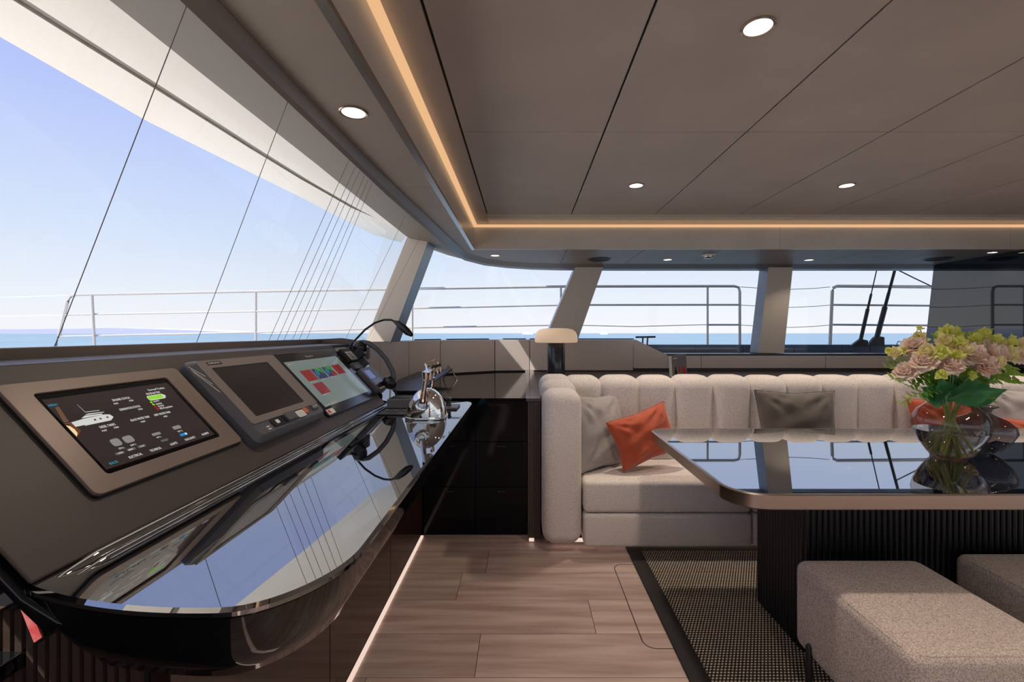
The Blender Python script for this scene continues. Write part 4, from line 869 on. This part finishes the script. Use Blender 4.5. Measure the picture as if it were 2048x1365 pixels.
# leafy sprays (pinnate leaves along a twig)
def spray(p0, p1, nl, ll, sag=.03, name='leaf_spray'):
    mb = MB(); p0 = Vector(p0); p1 = Vector(p1); d = (p1-p0)
    pts = [p0+d*t+Vector((0, 0, sag*4*t*(1-t))) for t in [k/8 for k in range(9)]]; mb.tube(pts, .0012, 5)
    for k in range(nl):
        t = .25+.75*k/nl; c = pts[min(8, int(t*8))].lerp(pts[min(8, int(t*8)+1)], t*8-int(t*8))
        dd = d.normalized(); sd_ = dd.cross(Vector((0, -.6, .8))).normalized()*(1 if k % 2 else -1)
        ld = (sd_*.9+dd*.5+Vector((random.uniform(-.3, .3), random.uniform(-.3, .3), random.uniform(-.3, .3)))).normalized()
        up = ld.cross(dd).normalized(); petal(mb, c, ld, up, 1.35*ll*random.uniform(.8, 1.1), ll*.65, .1, 0, 3)
    mb.build(name, M_sleaf, bq, local=True, smooth=True, angle=180)
def pt(px, py, dy): Y = vy+dy; return ((px-1048)/910*Y-vx, dy, EYE-(py-667)/910*Y-(vz+.02))
for (tx_, ty_, dy, nl, ll) in ((1768,735,-.02,18,.022),(1772,722,.0,18,.022),(1780,760,-.06,12,.030),(1800,810,-.10,16,.020),(1845,805,-.12,12,.018),(1815,775,-.07,18,.022),(2046,748,-.02,26,.024),(2044,765,-.06,26,.024),(2000,790,-.08,18,.020),(1990,805,-.11,16,.018),(2030,735,.02,24,.024),(1840,672,.02,16,.022),(1872,668,.05,16,.022),(1935,664,.03,16,.022),(1975,660,.03,16,.022),(1870,740,-.12,20,.024),(1935,742,-.12,20,.024),(1850,760,-.10,20,.024),(1975,765,-.10,24,.024),(1830,735,-.08,20,.024),(2010,750,-.05,24,.024),(1900,720,-.08,20,.024)):
    spray(pt(1900, 785, -.03), pt(tx_, ty_, dy), nl, ll)

# ================================================================== RUG AND OTTOMANS
rg = thing('woven_rug', 'black and cream woven rug with black border under the table', 'rug', (2.3, 1.3, 0))
MB().box(.668, 3.9, -.6, 2.60, .0015, .009).build('weave', M_rug, rg)
for (a, b2, c, d) in ((.592, .668, -.66, 2.66), (.668, 3.96, 2.60, 2.66)): MB().box(a, b2, c, d, .001, .010).build('border', M_rugb, rg, bevel=.002, seg=1)
def ottoman(x0, x1, y0, y1, label):
    t = thing('ottoman', label, 'ottoman', ((x0+x1)/2, (y0+y1)/2, .01), group='ottomans at the table')
    MB().box(x0, x1, y0, y1, .115, .425).build('cushion', M_otto, t, bevel=.035, seg=6, soft=True)
    pr = rrect(x0+.012, x1-.012, y0+.012, y1-.012, (.03,)*4, 5)
    MB().tube([(x, y, .4145) for x, y in pr]+[(pr[0][0], pr[0][1], .4145)], .003, 6).build('top_seam', M_otto, t, smooth=True)
    for (lx_, ly_, ax) in ((x0-.004, y0+.10, 0), (x0-.004, y1-.10, 0), (x1+.004, y0+.10, 0), (x1+.004, y1-.10, 0)):
        MB().tube([(lx_, ly_, .0105), (lx_, ly_, .165), (lx_, ly_, .172)], .011, 12, rad=[.011, .011, .006]).build('leg', M_dark, t, smooth=True)
ottoman(.99, 1.445, 1.165, 1.675, 'near taupe ottoman standing on the rug before the table')
ottoman(1.62, 2.10, 1.165, 1.725, 'second taupe ottoman cut off by the right edge')

# ================================================================== LIGHTS IN THE CEILING
POWER = 50
def downlight(x, y, z, label, r=.042, power=POWER, group='recessed downlights'):
    if label: t = thing('downlight', label, 'light', (x, y, z), group=group)
    else: t = bpy.data.objects.new('added_fill_downlight', None); COL.objects.link(t); t.parent = ce; t.location = (x, y, z)
    MB().lathe([(r*1.22, .004), (r*1.22, -.003), (r*1.12, -.005), (r*.98, -.004), (r*.95, .004)], (x, y, z), 28, cap=False).build('trim_ring', M_steel, t, smooth=True)
    MB().lathe([(.001, -.002), (r*.97, -.002), (r*.97, .003), (.001, .003)], (x, y, z), 28, cap=False).build('lens', M_lens, t)
    l = bpy.data.lights.new('downlight_lamp', 'SPOT'); l.energy = power; l.color = (1, .84, .68); l.spot_size = R(115); l.spot_blend = .6; l.shadow_soft_size = r
    o = bpy.data.objects.new('lamp', l); COL.objects.link(o); o.parent = t; o.location = (0, 0, -.012)
downlight(.724, 1.408, ZC, 'large bright ceiling downlight nearest the camera')
downlight(.719, 2.92, ZC, 'ceiling downlight above the left end of the sofa')
downlight(2.07, 2.92, ZC, 'ceiling downlight above the middle of the sofa')
downlight(-.562, 1.50, ZS, 'bright downlight in the lower strip beside the windshield', .038, 14)
downlight(-.27, 4.26, ZS, 'small downlight near the corner above the black cabinet', .038, 8)
downlight(1.42, 4.50, ZS, 'small downlight left of the second window pillar, beside the smoke detector', .038, 8)
downlight(2.83, 4.52, ZS, 'small downlight above the third slim window pillar', .038, 8)
downlight(4.22, 4.10, ZS, 'small downlight at far right above the dark panel', .034, 8)
for x in (.724, 2.07, 3.42, 4.76):
    for y in (-1.6, -.1, 1.408, 2.92):
        if y < 0 or x > 3: downlight(x, y, ZC, None, .042, POWER)  # unseen downlights continuing the grid, added to brighten the interior
for x, y, lab in ((.74, 4.48, 'round dark ceiling speaker above the slanted window pillar'), (4.05, 4.45, 'round dark ceiling speaker at far right, beside the last downlight')):
    s_ = thing('ceiling_speaker', lab, 'speaker', (x, y, ZS), group='ceiling speakers')
    MB().lathe([(.115, .003), (.115, -.006), (.105, -.008), (.100, -.004)], (x, y, ZS), 32, cap=False).build('ring', M_dark, s_, smooth=True)
    MB().lathe([(.001, -.004), (.10, -.004), (.10, .002)], (x, y, ZS), 32, cap=False).build('grille', mat('grille_%d' % int(x*100), s2l(48, 46, 48), .7, bump=.6, bscale=400), s_)
sm = thing('smoke_detector', 'small round silver smoke detector between two soffit downlights', 'detector', (1.71, 4.22, ZS))
MB().lathe([(.058, .002), (.060, -.006), (.054, -.014), (.001, -.014)], (1.71, 4.22, ZS), 28).build('base', M_white, sm, smooth=True)
MB().lathe([(.045, -.014), (.042, -.028), (.028, -.036), (.001, -.038)], (1.71, 4.22, ZS), 28).build('dome', M_steel, sm, smooth=True)
